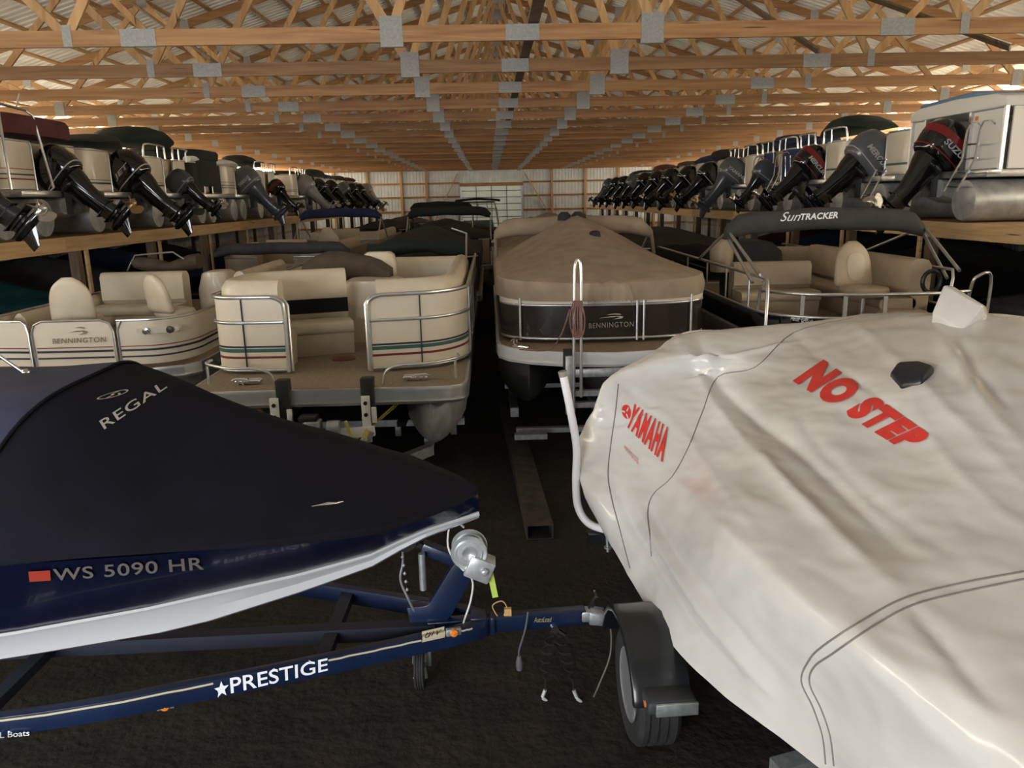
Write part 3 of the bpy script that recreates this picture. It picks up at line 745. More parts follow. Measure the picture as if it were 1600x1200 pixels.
# black vent cap
vq = [aty(1393, 588, 4.72), aty(1409, 607, 4.6), aty(1440, 602, 4.55), aty(1459, 582, 4.62), aty(1436, 574, 4.8), aty(1402, 575, 4.85)]
vq = []
for p in ((1391, 588), (1408, 608), (1441, 600), (1460, 581), (1436, 573), (1400, 575)):
    h = hit(bv, *p); vq.append(h if h else atz(p[0], p[1], 2.05))
q = MB(); cen = sum(vq, V((0, 0, 0)))/6
q.rings([[p-V((0, 0, .02)) for p in vq], [p+V((0, 0, .025)) for p in vq], [cen+(p-cen)*.8+V((0, 0, .05)) for p in vq]])
world_mesh(q, 'vent_cap', mat('vent_plastic', (.010, .013, .02), .35), wc_, bevel=.012)
# seams
def seam(pxs, off=.001, r=.0045, k=14):
    pts = []
    for a, c_ in zip(pxs, pxs[1:]):
        for t in range(k):
            h = hit(bv, a[0]+(c_[0]-a[0])*t/k, a[1]+(c_[1]-a[1])*t/k)
            if h is not None and (not pts or (h-pts[-1]).length < .4): pts.append(h+V((-.2, -.8, .5)).normalized()*off)
    q = MB()
    if len(pts) > 3: q.tube(pts, r, 6)
    return q
def crv(l): return [(p.x, p.y) for p in spline([V((a, b_, 0)) for a, b_ in l], 5)]
for sm in ([(1332, 497), (1240, 520), (1180, 574), (1122, 589), (1097, 645), (1075, 700), (1050, 745), (1021, 772), (1012, 800), (1016, 840), (1018, 870)],
           [(1600, 893), (1500, 912), (1415, 934), (1350, 968), (1285, 1010), (1262, 1035), (1252, 1065), (1270, 1105), (1285, 1150), (1290, 1195)],
           [(1600, 905), (1505, 925), (1425, 946), (1362, 980), (1300, 1022), (1272, 1042), (1265, 1068), (1283, 1108), (1297, 1150), (1303, 1198)],
           [(966, 600), (962, 640), (955, 690), (950, 740), (956, 780), (968, 825), (985, 890)]):
    world_mesh(seam(crv(sm), k=4), 'seam', m_seam, wc_)
decal('no_step_lettering', text_mesh('NO STEP', bold=.08, spacing=1.2, shear=.12), ((1238, 597), (1412, 706), (1458, 682), (1284, 560)), m_red, wc_, bv, cuts=36, off=.008)
def arch(s_, t): return s_, t
decal('maker_lettering', text_mesh('YAMAHA', bold=.048, spacing=1.22), ((977, 665), (1036, 724), (1048, 672), (991, 632)), m_red, wc_, bv, cuts=30, off=.011)
fork = []
for k in range(3):
    a = R(90+120*k); u = V((math.cos(a), math.sin(a), 0)); n2 = V((-u.y, u.x, 0))
    fork.append([tuple((u*.2+n2*.12)[:2]), tuple((u*.2-n2*.12)[:2]), tuple((u*.8-n2*.10)[:2]), tuple((u*.8+n2*.10)[:2])])
disc = []
for k in range(24):
    a0, a1 = 2*PI*k/24, 2*PI*(k+1)/24
    disc.append([(0, 0), (math.cos(a0), math.sin(a0)), (math.cos(a1), math.sin(a1))])
dq = hitquad(bv, ((968, 643), (982, 660), (988, 643), (978, 628)))
decal('maker_emblem', poly_bm(disc), dq, m_red, wc_, bv, off=.004)
decal('maker_emblem_mark', poly_bm(fork), [dq[0]+(dq[2]-dq[0])*.12, dq[1]+(dq[3]-dq[1])*.12, dq[2]-(dq[2]-dq[0])*.12, dq[3]-(dq[3]-dq[1])*.12], m_wcov, wc_, bv, off=.008)
decal('small_print', text_mesh('WWW.ARMADA-COVERS', bold=.0), ((975, 702), (998, 727), (998, 717), (976, 695)), mat('faded_red_print', (.60, .22, .18), .5), wc_, bv, off=.005, cuts=16)
# hull under the cover
hb = thing('jet_boat', 'white hull just showing under the hem of the large white cover', 'boat', jr)
ce = [r[0] for r in G[2:]]
hr = []
for i, p in enumerate(ce):
    right = V((1.0, .30, 0))
    hr.append([p+right*a+V((0, 0, z)) for a, z in ((.22, .25), (.16, .06), (.20, -.08), (.55, -.22), (1.15, -.34), (1.75, -.22), (2.0, -.1), (2.0, .25))])
q = MB(); q.rings(hr, cap=True); world_mesh(q, 'hull', m_whitehull, hb, smooth=35)
# its trailer: rail, wheel, fender, guide pole, step
jt = thing('boat_trailer', 'dark trailer with black fender under the white covered boat', 'trailer', (1., 4., 0))
m_dkpaint = mat('dark_trailer_paint', (.009, .011, .014), .28, coat=.3)
for a_, b_ in (((1.12, 5.4, .45), (2.05, 1.3, .45)), ((3.0, 5.9, .45), (3.9, 1.8, .45))):
    q = MB(); q.bar(a_, b_, .08, .12); world_mesh(q, 'frame_rail', m_dkpaint, jt)
for a_, b_ in (((1.3, 3.1, .42), (3.4, 3.7, .42)), ((1.05, 5.1, .42), (3.1, 5.7, .42))):
    q = MB(); q.bar(a_, b_, .09, .07); world_mesh(q, 'crossmember', m_galv, jt)
jtw = thing('w', 'x', 'x'); bpy.data.objects.remove(jtw)
hd = R(3)
wq = bpy.data.objects.new('axle', None)
wo = wheel(jt, (0, 0, 0), .335, .245, 'wheel', 5, mat('alloy_rim', (.50, .51, .53), .35, .7), True)
bpy.data.objects.remove(wq)
wpos = V((.85, 3.93, .335)); wo.location = wpos-jt.location; wo.rotation_euler = (0, 0, hd)
# fender: box-section arch round the wheel with a step at its front end
fw2 = .30; q = MB(); rs = []
for a in (168, 162, 154, 143, 130, 110, 90, 70, 50, 32, 18, 6):
    rr = .415; y = rr*1.06*math.cos(R(a)); z = rr*math.sin(R(a))*(.93)
    rs.append([V((-fw2/2+.02, y*.93, z*.93)), V((fw2/2, y*.93, z*.93)), V((fw2/2, y, z)), V((-fw2/2+.03, y, z+.0)), V((-fw2/2-.01, y*.985, z*.98)), V((-fw2/2-.01, y*.90, z*.88))])
q.rings(rs); fo = q.build('fender', m_dkpaint, jt, bevel=.01, loc=wpos+V((-.02, 0, .07))-jt.location, rot=(0, 0, hd))
q = MB(); q.box((.02, -.45, .14), (.26, .15, .08)); q.build('fender_step', mat('step_rubber', (.03, .032, .035), .6), jt, bevel=.02, loc=fo.location, rot=(0, 0, hd))
q = MB(); q.box((.04, -.532, .14), (.22, .018, .07)); q.build('step_edge', m_galv, jt, bevel=.004, loc=fo.location, rot=(0, 0, hd))
q = MB(); q.lathe([(.018, 0), (.018, .012)], 10, 'x', (-.115, -.47, .14)); q.build('side_marker', m_orange, jt, loc=fo.location, rot=(0, 0, hd))
gp0, gp1 = aty(880, 582, 5.45), aty(947, 826, 5.25)
pts = [aty(880, 586, 5.45), aty(893, 650, 5.45), aty(901, 700, 5.45), aty(900, 750, 5.45), aty(903, 790, 5.43), aty(917, 815, 5.38), aty(940, 826, 5.3), aty(965, 828, 5.25)]
q = MB(); q.tube(pts, .030, 12, smooth=5); world_mesh(q, 'guide_pole', mat('white_pipe', (.82, .80, .82), .3), jt)
q = MB(); q.tube([pts[0]+(pts[0]-pts[1]).normalized()*d for d in (-.01, .03)], .033, 12); world_mesh(q, 'pole_cap', mat('pole_cap_grey', (.25, .24, .20), .6), jt)
q = MB(); q.box(aty(935, 838, 5.32)-V((0, 0, 0)), (.16, .10, .07)); world_mesh(q, 'pole_bracket', m_dkpaint, jt)
q = MB(); q.tube([aty(948, 826, 5.2), aty(950, 862, 5.2)], .012, 8); q.lathe([(.03, -.006), (.03, .006)], 10, 'z', aty(950, 855, 5.2)); world_mesh(q, 'clamp_bolt', m_galv, jt)
# ================================================================ pontoon boats
m_cream = mat('cream_panel', (.70, .63, .52), .35, var=.04, vs=2, coat=.15)
m_vinyl = mat('cream_vinyl', (.62, .55, .43), .42, var=.07, vs=4, bump=.10, bs=40)
m_vinyl2 = mat('tan_vinyl', (.40, .32, .23), .45, var=.08, vs=4, bump=.10, bs=40)
m_tan = mat('tan_canvas', (.29, .225, .165), .85, var=.16, vs=4, bump=.25, bs=180)
m_carpet = mat('beige_carpet', (.26, .205, .145), .95, var=.2, vs=30, bump=.4, bs=200)
m_green = mat('green_stripe', (.04, .12, .11), .4); m_maroon = mat('maroon_stripe', (.17, .02, .025), .4)
m_navystripe = mat('navy_stripe', (.02, .025, .05), .4)
m_darkpanel = mat('bronze_black_panel', (.020, .014, .012), .22, coat=.4)
m_strap = mat('yellow_strap', (.62, .52, .12), .7)
m_dkgreen = mat('dark_green_canvas', (.008, .020, .016), .85, var=.2, vs=4)
m_blkcanvas = mat('black_canvas', (.016, .016, .016), .85, var=.2, vs=4, bump=.2, bs=150)
m_grycanvas = mat('charcoal_canvas', (.045, .043, .042), .85, var=.15, vs=5, bump=.2, bs=150)
m_maroonc = mat('maroon_canvas', (.085, .02, .022), .85, var=.2, vs=4)
m_bluec = mat('navy_blue_canvas', (.02, .032, .10), .85, var=.2, vs=4)
m_whitepaint = mat('white_paint', (.72, .72, .70), .4)
m_darkcouch = mat('black_vinyl', (.006, .007, .009), .6, spec=.2)

def toons(parent, xs, zc, r, y0, y1, m=None, seg=20, nose=.85):
    for x in xs:
        q = MB(); rs = []
        for y, kx, zt_, zb_, e_ in ((0, .04, .30, -.10, 1.6), (.06, .20, .31, -.20, 1.7), (.18, .45, .31, -.27, 1.8), (.36, .70, .315, -.31, 1.85), (.6, .90, .32, -.32, 1.95), (nose, 1, .32, -.32, 2), (y1-y0, 1, .32, -.32, 2), (y1-y0+.02, .3, .1, -.1, 2)):
            f_ = r/.32; rs.append(superring((x, y0+y, zc+(zt_+zb_)/2*f_), (1, 0, 0), (0, 0, 1), r*kx, (zt_-zb_)/2*f_, seg, e_))
        q.rings(rs); q.build('pontoon', m or m_toon, parent)
def deck(parent, hw, L, z, r=.35, front=None, rim=None, top=None, th=.10):
    out = front or [(-hw, .5)]+[(p.x, p.y) for p in rpath([(-hw, .5), (-hw, 0), (hw, 0), (hw, .5)], r)]
    out = out+[(hw, L), (-hw, L)]
    q = MB(); q.prism(out, z-th, z); o = q.build('deck', top or m_carpet, parent)
    q = MB(); q.sweep([(-.012, z-th-.03), (.02, z-th-.03), (.028, z-th), (.02, z-th+.03), (.028, z-.03), (.02, z+.004), (-.012, z+.004)], out, closed=True); q.build('deck_rim', rim or m_alu, parent, smooth=25)
    return out
def rail(parent, pts, r=.019, name='rail', m=None, k=0, n=8):
    q = MB(); q.tube(pts, r, n, smooth=k); return q.build(name, m or m_alu, parent)
def lift(path, z): return [V((p[0], p[1], z)) for p in path]
def couch(parent, path, z0, seat_z, back_z, depth=.52, bt=.15, mt=None, name='lounge', stripe=None, front=1):
    """upholstered bench along path; seat on the right-hand side of travel (front=1)"""
    mt = mt or m_vinyl; s_ = front
    base = bpy.data.objects.new(name, None)
    q = MB(); q.sweep([(s_*.02, z0), (s_*(depth-.06), z0), (s_*(depth-.02), seat_z-.14), (s_*.02, seat_z-.14)], path)
    b0 = q.build(name, mt, parent, bevel=.01)
    r = .05
    def rr(x0, y0, x1, y1, rad): return [(s_*x, z) for x, z in rrect(x0, y0, x1, y1, rad, 3)]
    q = MB(); q.sweep(rr(bt*.6, seat_z-.15, depth+.02, seat_z, .06), path); q.build('seat_cushion', mt, b0, smooth=50)
    q = MB(); q.sweep([(s_*x, z) for x, z in [(-.01, z0), (bt*.7, z0), (bt*.8, seat_z), (bt+.03, seat_z+.06), (bt+.02, back_z-.07), (bt-.03, back_z-.01), (bt*.45, back_z), (.03, back_z-.02), (-.02, back_z-.09), (-.02, back_z-.3)]], path); q.build('backrest', mt, b0, smooth=50)
    if stripe:
        q = MB(); q.sweep([(s_*(bt+.028), seat_z+.07), (s_*(bt+.036), seat_z+.07), (s_*(bt+.036), back_z-.36), (s_*(bt+.028), back_z-.36)], path); q.build('backrest_inset', stripe, b0)
    return b0
def fence(parent, path, z0, z1, mt, stripes=(), posts=2, rails=(), name='fence_panel', rr=.018, th=.02):
    q = MB(); q.sweep([(-th/2, z0), (th/2, z0), (th/2, z1), (-th/2, z1)], path); f = q.build(name, mt, parent)
    for za, zb, m in stripes:
        q = MB(); q.sweep([(-th/2-.004, za), (th/2+.004, za), (th/2+.004, zb), (-th/2-.004, zb)], path); q.build('stripe', m, f)
    for z in rails:
        rail(f, lift(path, z), rr)
    return f
def seatbucket(parent, c, rz, m, h=.62, w=.5, ped=.38, name='captain_seat', insert=None):
    """pedestal seat: pedestal, cushion, shaped back; facing local -y"""
    s0 = bpy.data.objects.new(name, None)
    mm = Matrix.Translation(V(c)) @ Matrix.Rotation(rz, 4, 'Z')
    def pl(q): q.v = [mm @ v for v in q.v]; return q
    q = MB(); q.lathe([(.16, 0), (.15, .03), (.035, .05), (.035, ped)], 14); p0 = pl(q).build(name, m_alu, parent)
    q = MB(); q.rings([superring((0, 0, z), (1, 0, 0), (0, 1, 0), w/2*k, w/2*k, 20, 3.2) for z, k in ((ped, .8), (ped+.02, .95), (ped+.09, 1.02), (ped+.13, .95), (ped+.145, .7))]); pl(q).build('seat_cushion', m, p0, smooth=60)
    rs = []
    for t in range(17):
        u = t/16; z = ped+.10+h*u; k = (1-.22*u**2)*max(.30, 1-u**7*.75)
        rs.append(superring((0, w*.42+.10*u, z), (1, 0, 0), (0, 1, 0), w/2*k*(.88 if t == 0 else 1), (.085-.02*u)*(.5 if t in (0, 16) else .85 if t in (1, 15) else 1), 28, 2.6))
    q = MB(); q.rings(rs); pl(q).build('backrest', m, p0, smooth=60)
    if insert is not None:
        q = MB(); q.rings([superring((0, w*.42+.10*(ped+.10+h*.5+dz-ped-.10)/h-.085+.02*(.5)+dy, ped+.10+h*.46), (1, 0, 0), (0, .16, 1), w*.24*k, h*.30*k, 20, 2.8) for dz, dy, k in ((0, .03, 1), (0, -.012, 1), (0, -.022, .85))]); pl(q).build('seat_insert', insert, p0, smooth=50)
    return p0
def cleat(parent, c, rz=0, m=None):
    mm = Matrix.Translation(V(c)) @ Matrix.Rotation(rz, 4, 'Z')
    q = MB(); q.tube([(-.10, 0, .05), (-.05, 0, .065), (.05, 0, .065), (.10, 0, .05)], [.006, .012, .012, .006], 8); q.bar((-.03, 0, 0), (-.03, 0, .06), .02, .02); q.bar((.03, 0, 0), (.03, 0, .06), .02, .02)
    q.v = [mm @ v for v in q.v]; return q.build('cleat', m or m_chrome, parent)

# ---------------------------------------------------------------- cream pontoon, middle left
wt = thing('pontoon_boat', 'cream pontoon boat with green and maroon stripes and open bow gate, on its trailer', 'pontoon boat', (-1.68, 7.55, 0))
DZ_ = 1.27
HW = 1.40
out = deck(wt, HW, 7.2, DZ_, .38, th=.14)
toons(wt, (-1.04, 1.04), .90, .34, .0, 7.0)
pl_ = rpath([(-.58, .80), (-1.385, .82), (-1.385, 2.6)], .34, 6)
pr_ = rpath([(.37, .76), (1.10, .90), (1.39, 1.35), (1.39, 6.8)], .4, 6)
st_ = ((1.515, 1.555, m_green), (1.565, 1.585, m_navystripe), (1.445, 1.47, m_maroon))
zt_ = 2.12
f1 = fence(wt, pl_, 1.31, 2.10, m_cream, st_); f2 = fence(wt, pr_, 1.31, 2.10, m_cream, st_)
fence(wt, [(-1.385, 2.62), (-1.385, 6.8)], 1.31, 2.10, m_cream, st_, rails=(2.12, 1.84))
for f, path, gx, far_ in ((f1, pl_, -.58, 2), (f2, pr_, .37, 6)):
    # gate-side upright curves into the top rail
    g = path[0]; o_ = 0.022
    offp = lambda p, i: V((p.x, p.y-.022, 0)) if i < 5 else V((p.x+(-.022 if p.x < 0 else .022), p.y, 0))
    op = [offp(p, i) for i, p in enumerate(path)]
    sgn = 1 if gx < 0 else -1
    gate = [V((g.x+sgn*.02, g.y-.02, DZ_+.02)), V((g.x+sgn*.02, g.y-.02, zt_-.16)), V((g.x-sgn*.02, g.y-.02, zt_-.04)), V((g.x-sgn*.12, g.y-.02, zt_))]
    rail(f, spline(gate, 4)+[V((p.x, p.y, zt_)) for p in op[1:]], .023)
    rail(f, [V((p.x, p.y, 1.845)) for p in op], .02)
    rail(f, [V((p.x, p.y, 1.315)) for p in op], .014)
    gx2 = g.x+sgn*.05
    rail(f, [V((gx2, g.y+.02, DZ_+.02)), V((gx2, g.y+.02, zt_-.1)), V((g.x, g.y+.05, zt_-.02))], .02)
    px_ = -1.02 if gx < 0 else .90
    py_ = path[0].y-.008 if gx < 0 else .848
    q = MB(); q.tube([(px_, py_, 1.32), (px_, py_, zt_)], .008, 6); q.build('panel_seam', m_navystripe, f)
for k in range(5):
    rail(f2, [V((1.415, 1.6+k*1.15, 1.30)), V((1.415, 1.6+k*1.15, zt_))], .017, 'rail_post')
# lounges
couch(wt, rpath([(-.64, .90), (-1.32, .92), (-1.32, 2.05), (-.20, 2.42)], .45, 7), DZ_, 1.68, 2.29, .58, .17, stripe=m_darkcouch, front=1)
couch(wt, rpath([(1.32, 4.6), (1.32, 1.42), (1.06, .99), (.44, .86)], .32, 6), DZ_, 1.68, 2.27, .55, .17, front=1)
couch(wt, rpath([(.15, 4.95), (1.32, 4.95), (1.32, 4.62)], .2, 4), DZ_, 1.70, 2.23, .55, .16, stripe=m_darkcouch, name='rear_lounge', front=1)
q = MB(); q.rings([superring((.11, 2.95, z), (1, 0, 0), (0, 1, 0), a, .34, 20, 5) for z, a in ((DZ_, .40), (1.95, .40), (2.06, .38), (2.08, .34))]); cs = q.build('console', m_cream, wt, smooth=40)
q = MB(); q.rings([superring((.10, 3.6, z), (1, 0, 0), (0, 1, 0), a, .13, 20, 4) for z, a in ((1.3, .24), (2.25, .24), (2.36, .22), (2.40, .16))]); q.build('helm_seat_back', m_vinyl, wt, smooth=50)
q = MB(); q.lathe([(.14, 0), (.14, .01)], 20, 'z', (-.1, .98+.55, DZ_)); q.build('table_socket', m_maroon, wt)
# folded playpen canvas heaped over the windscreen
rs = []
for t in range(9):
    u = t/8; x = -.95+1.25*u; hgt = .30*math.sin(PI*min(1, .15+u*.8))+.03*math.sin(9*u)
    rs.append(superring((x, 3.55+.1*math.sin(5*u), 2.06+hgt*.5), (0, 1, 0), (0, 0, 1), .30+.06*math.sin(7*u), .06+hgt*.55, 14, 2.2))
q = MB(); q.rings(rs); q.build('bunched_canvas', mat('brown_canvas', (.075, .055, .038), .85, var=.25, vs=5, bump=.3, bs=120), wt, smooth=70)
q = MB(); q.rings([superring((x, 6.6+.05*math.sin(4*x), 2.27+.04*math.sin(3.1*x+1)), (0, 1, 0), (0, 0, 1), .26, .13+.045*math.sin(7*x+1), 14, 2.2) for x in (-.5, -.3, 0, .3, .6, .9, 1.15, 1.25)]); q.build('folded_bimini', m_dkgreen, wt, smooth=70)
rail(wt, [V((1.28, 5.5, 2.1)), V((1.27, 6.6, 2.5)), V((1.0, 6.6, 2.6))], .018, 'bimini_frame')
# bow corner rails and cleats
for sgn in (-1, 1):
    cx = sgn*.95
    pts = [V((cx-sgn*.40, .16, DZ_+.0)), V((cx-sgn*.36, .15, DZ_+.14)), V((cx-sgn*.22, .14, DZ_+.20)), V((cx+sgn*.05, .15, DZ_+.21)), V((cx+sgn*.34, .35, DZ_+.22)), V((cx+sgn*.36, .55, DZ_+.22))]
    rail(wt, pts, .016, 'corner_rail', k=4)
    rail(wt, [pts[4], V((pts[4].x, pts[4].y, DZ_))], .014, 'corner_rail_post')
    cleat(wt, (cx-sgn*.02, .26, DZ_+.005), .2*sgn)
    q = MB(); q.box((cx-sgn*.08, .33, DZ_+.03), (.26, .12, .05)); q.build('bow_light', m_chrome, wt, bevel=.018, seg=3)
# nose cone keel strap plates under the deck rim
for sgn in (-1, 1):
    q = MB(); q.bar((sgn*.92-.22, .2, 1.14), (sgn*.92+.22, .2, 1.14), .10, .04); q.build('nose_bracket', m_galv, wt, bevel=.01)
# --- its trailer
t1 = thing('boat_trailer', 'galvanised trailer with white winch posts under the cream striped pontoon boat', 'trailer', (-1.68, 7.55, 0))
for x in (-.42, .42):
    q = MB(); q.box((x, -.02, 1.16), (.13, .13, .46)); q.build('rubber_bumper', m_rubber, t1, bevel=.012)
    q = MB(); q.box((x-.08*(1 if x < 0 else .2)*1, -.11, .98), (.085, .03, .48)); q.box((x+.06, -.10, 1.02), (.05, .03, .16)); q.build('winch_upright', m_whitepaint, t1, bevel=.004)
    q = MB()
    for z in (1.15, 1.03, .80): q.lathe([(.02, -.14), (.02, -.125)], 10, 'y', (x-.08*(1 if x < 0 else .2), 0, z))
    q.build('bolt', m_black, t1)
q = MB(); q.bar((-.55, -.12, .80), (.48, -.12, .86), .05, .10); q.build('winch_crossbar', m_whitepaint, t1, bevel=.006)
q = MB(); q.box((-.12, -.17, .92), (.16, .15, .16)); q.box((-.06, -.2, .80), (.07, .1, .22)); q.build('winch', m_galv, t1, bevel=.012)
q = MB(); q.lathe([(.01, -.07), (.07, -.06), (.07, .06), (.01, .07)], 18, 'x', (.08, -.16, .92)); q.build('winch_drum', m_galv, t1)
q = MB(); q.box((-.16, -.16, 1.02), (.18, .14, .06)); q.build('winch_cap', m_black, t1, bevel=.01)
q = MB(); q.bar((0, -1.4, .42), (0, 6, .50), .10, .12); q.bar((.95, .6, .48), (.95, 6.4, .48), .10, .12); q.bar((-.95, .6, .48), (-.95, 6.4, .48), .10, .12); q.build('frame', m_galv, t1, smooth=0)
q = MB(); q.bar((0, -.75, .44), (.98, .45, .46), .10, .11); q.bar((0, -.75, .44), (-.98, .45, .46), .10, .11); q.build('tongue_brace', m_galv, t1, smooth=0)
for y, z in ((1.2, .56), (2.6, .56), (4.2, .56)):
    q = MB(); q.bar((-1.25, y, z), (1.33, y, z), .09, .08); q.build('crossbar', m_galv, t1, smooth=0)
    for x in (.55, 1.2):
        q = MB(); q.box((x, y-.05, z-.08), (.07, .03, .15)); q.build('bunk_bracket', m_galv, t1, bevel=.004)
for sgn in (-1, 1):
    q = MB(); q.bar((sgn*.62, .9, .62), (sgn*.62, 6.3, .62), .10, .06); q.build('bunk', mat('bunk_carpet', (.02, .02, .02), .95), t1)
    wheel(t1, (sgn*1.0, 4.0, .27), .27, .19, 'wheel', 5)
    # tie-down straps from the bow eyes to the winch
    a = V((sgn*.80, .12, 1.15)); e = V((sgn*.24-.05, -.17, .70)) if sgn > 0 else V((-.50, -.06, .85))
    q = MB()
    for dz in (0, .03): q.bar(a+V((0, 0, dz)), e+V((0, 0, dz*.2)), .028, .006)
    q.build('tie_strap', m_strap, t1)
q = MB(); q.box((.40, -.13, .80), (.10, .05, .16), Matrix.Rotation(.5, 3, 'Y')); q.lathe([(.03, -.08), (.03, .08)], 12, 'y', (.38, -.13, .78)); q.build('ratchet_buckle', m_galv, t1, bevel=.006)
q = MB(); q.bar((.30, -.15, .68), (.42, -.16, .88), .05, .012, (0, 1, 0)); q.bar((.2, -.16, .98), (.26, -.16, .78), .03, .01, (0, 1, 0)); q.build('strap_tail', m_strap, t1)

# ---------------------------------------------------------------- brown pontoon under a tan cover, centre
ct = thing('pontoon_boat', 'dark bronze pontoon boat beneath the tan mooring cover, middle of the aisle', 'pontoon boat', (1.36, 8.25, 0))
Z = 1.42
fr = [(-1.28, .95), (-1.26, .72), (-1.15, .50), (-.9, .30), (-.55, .14), (0, .06), (.55, .14), (.9, .30), (1.15, .50), (1.26, .72), (1.28, .95)]
deck(ct, 1.28, 7.2, Z, front=fr, top=mat('tan_deck', (.24, .17, .11), .7, var=.1, vs=20), rim=mat('white_fibreglass', (.60, .61, .64), .3), th=.13)
m_dktoon = mat('dark_pontoon', (.055, .057, .06), .45, .4)
toons(ct, (-.95, .95), 1.04, .33, .35, 7.2, m_dktoon); toons(ct, (0,), 1.02, .33, .25, 7.2, m_dktoon)
fp = rpath([(-1.24, 6.9), (-1.24, .98), (-.86, .72), (0, .62), (.86, .72), (1.24, .98), (1.24, 6.9)], .45, 6)
f = fence(ct, fp, 1.50, 1.87, m_darkpanel, (), name='fence_panel')
q = MB(); q.sweep([(-.012, 1.87), (.012, 1.87), (.012, 2.06), (-.012, 2.06)], fp); q.build('upper_panel', m_tan and m_cream, f)
for z, r in ((1.48, .016), (1.875, .016)): rail(f, [V((p.x, p.y-.015, z)) for p in fp], r)
for x, y in ((-1.02, .80), (1.02, .80), (.34, .62), (.42, .62)):
    rail(f, [V((x, y-.02, 1.46)), V((x, y-.02, 1.96))], .014, 'rail_post')
bvf = bvh_of([f]); bpy.context.view_layer.update()
decal('maker_lettering', text_mesh('BENNINGTON', spacing=1.15), [aty(920, 513, 8.82), aty(990, 510, 8.82), aty(990, 502, 8.82), aty(920, 505, 8.82)], mat('dull_chrome', (.30, .28, .25), .4, .4), ct, None, off=.006)
swoosh = [[(0, .30), (.45, .52), (.66, .52), (.66, .36), (.45, .36)], [(.30, .86), (.62, 1.0), (.84, .92), (.92, .74), (.6, .84)], [(.55, .52), (.85, .52), (1.0, .36), (.84, .34)], [(1.0, .36), (.93, .06), (.55, -.04), (.80, .2), (.84, .34)]]
decal('maker_emblem', poly_bm(swoosh), [aty(936, 500, 8.82), aty(974, 498, 8.82), aty(974, 489, 8.82), aty(936, 491, 8.82)], mat('emblem_chrome', (.62, .58, .52), .3, .5), ct, None, off=.008)
cleat(ct, (-1.08, .66, Z+.01), .9); cleat(ct, (1.08, .66, Z+.01), -.9)
q = MB(); q.box((-1.03, .52, Z-.0), (.22, .06, .05), Matrix.Rotation(-.62, 3, 'Z')); q.build('bow_light', m_chrome, ct, bevel=.015)
# bimini in its boot, on the frame (radar position), behind the cover peak
def boot(parent, x0, x1, y, z, r, m, sag=.0, fwd=.0, name='bimini_boot', bow=.06):
    rs = []
    for k in range(17):
        u = k/16; x = x0+(x1-x0)*u; e = min(u, 1-u); dz = bow*math.sin(PI*u)-.10*max(0, 1-e/.10)**2
        rs.append(superring((x, y+.02*math.sin(13*u), z+dz+.008*math.sin(17*u)), (0, 1, 0), (0, 0, 1), r*(1 if e > .02 else .6), r*(1.05 if e > .02 else .6), 12, 2.4))
    q = MB(); q.rings(rs); o = q.build(name, m, parent, smooth=70)
    return o
bo = boot(ct, -1.28, 1.26, 4.35, 2.62, .135, m_tan)
for sgn in (-1, 1):
    rail(ct, [V((sgn*1.26, 4.35, 2.56)), V((sgn*1.26, 4.1, 2.2)), V((sgn*1.27, 3.9, 1.95))], .03, 'bimini_strut', mat('brown_strut', (.20, .155, .11), .6))
    rail(ct, [V((sgn*1.24, 4.35, 2.54)), V((sgn*1.27, 5.6, 1.98))], .025, 'bimini_strut')
for x in (-.2, .18):
    q = MB(); q.tube([(x, 4.35+.145*math.sin(a*PI/6), 2.68+.150*math.cos(a*PI/6)) for a in range(12)], .012, 6, closed=True); q.build('boot_strap', m_black, bo)
# the cover (one cloth, peaked over its poles)
cc = thing('mooring_cover', 'tan mooring cover peaked like a tent over the pontoon boat in the middle', 'boat cover', (1.36, 8.25, 0))
rows = []
HC = [(.50, 2.15), (.75, 2.21), (1.0, 2.26), (1.6, 2.38), (2.4, 2.53), (3.1, 2.66), (3.6, 2.79), (4.0, 2.85), (4.5, 2.72), (5.5, 2.5), (7.1, 2.2)]
def fwid(y): return lerp([(.50, .22), (.58, .45), (.66, .74), (.75, .95), (.9, 1.12), (1.05, 1.22), (1.3, 1.28), (7.1, 1.28)], y)
ys = [.50, .52, .55, .58, .62, .66, .70, .75, .82, .9, 1.0, 1.15, 1.3]+[1.5+.2*k for k in range(28)]
for y in ys:
    w = fwid(y); h = lerp(HC, y); n = 28; r = []
    hemz = 1.94+.012*math.sin(y*7); edge = 2.14+.03*min(1, max(0, (y-.5)*2))
    for j in range(n+1):
        u = -1+2*j/n; k = min(1, max(0, (y-.9)/2))
        p = (1-abs(u))**(.85)*(1)+.0
        tent = (1-abs(u)**(1.9-.75*k))
        z = edge+(h-edge)*tent+.012*math.sin(u*9+y*2.3)*(1-abs(u))
        r.append(V((u*w, y, z)))
    r = [V((-w-.02, y-.005, hemz)), V((-w-.03, y-.01, (hemz+edge)/2))]+r+[V((w+.03, y-.01, (hemz+edge)/2)), V((w+.02, y-.005, hemz))]
    rows.append(r)
fr_ = [V((p.x*1.01, p.y-.045-.01*math.sin(i), 1.945+.01*math.sin(i*2.2))) for i, p in enumerate(rows[0])]
fr2 = [V((p.x*1.03, p.y-.05, min(p.z-.05, 2.10))) for p in rows[0]]
rows = [fr_, fr2]+rows
q = MB(); q.grid(rows); cw = q.build('cover_sheet', m_tan, cc, smooth=60)
for x, y in ((-.19, 3.9), (.02, 3.9)):
    q = MB(); q.rings([superring((x, y, lerp(HC, y)-.03+z), (1, 0, 0), (0, 1, 0), a, a, 12, 2) for z, a in ((-.05, .11), (.03, .10), (.08, .05))]); q.build('vent_cap', m_blkcanvas, cc)
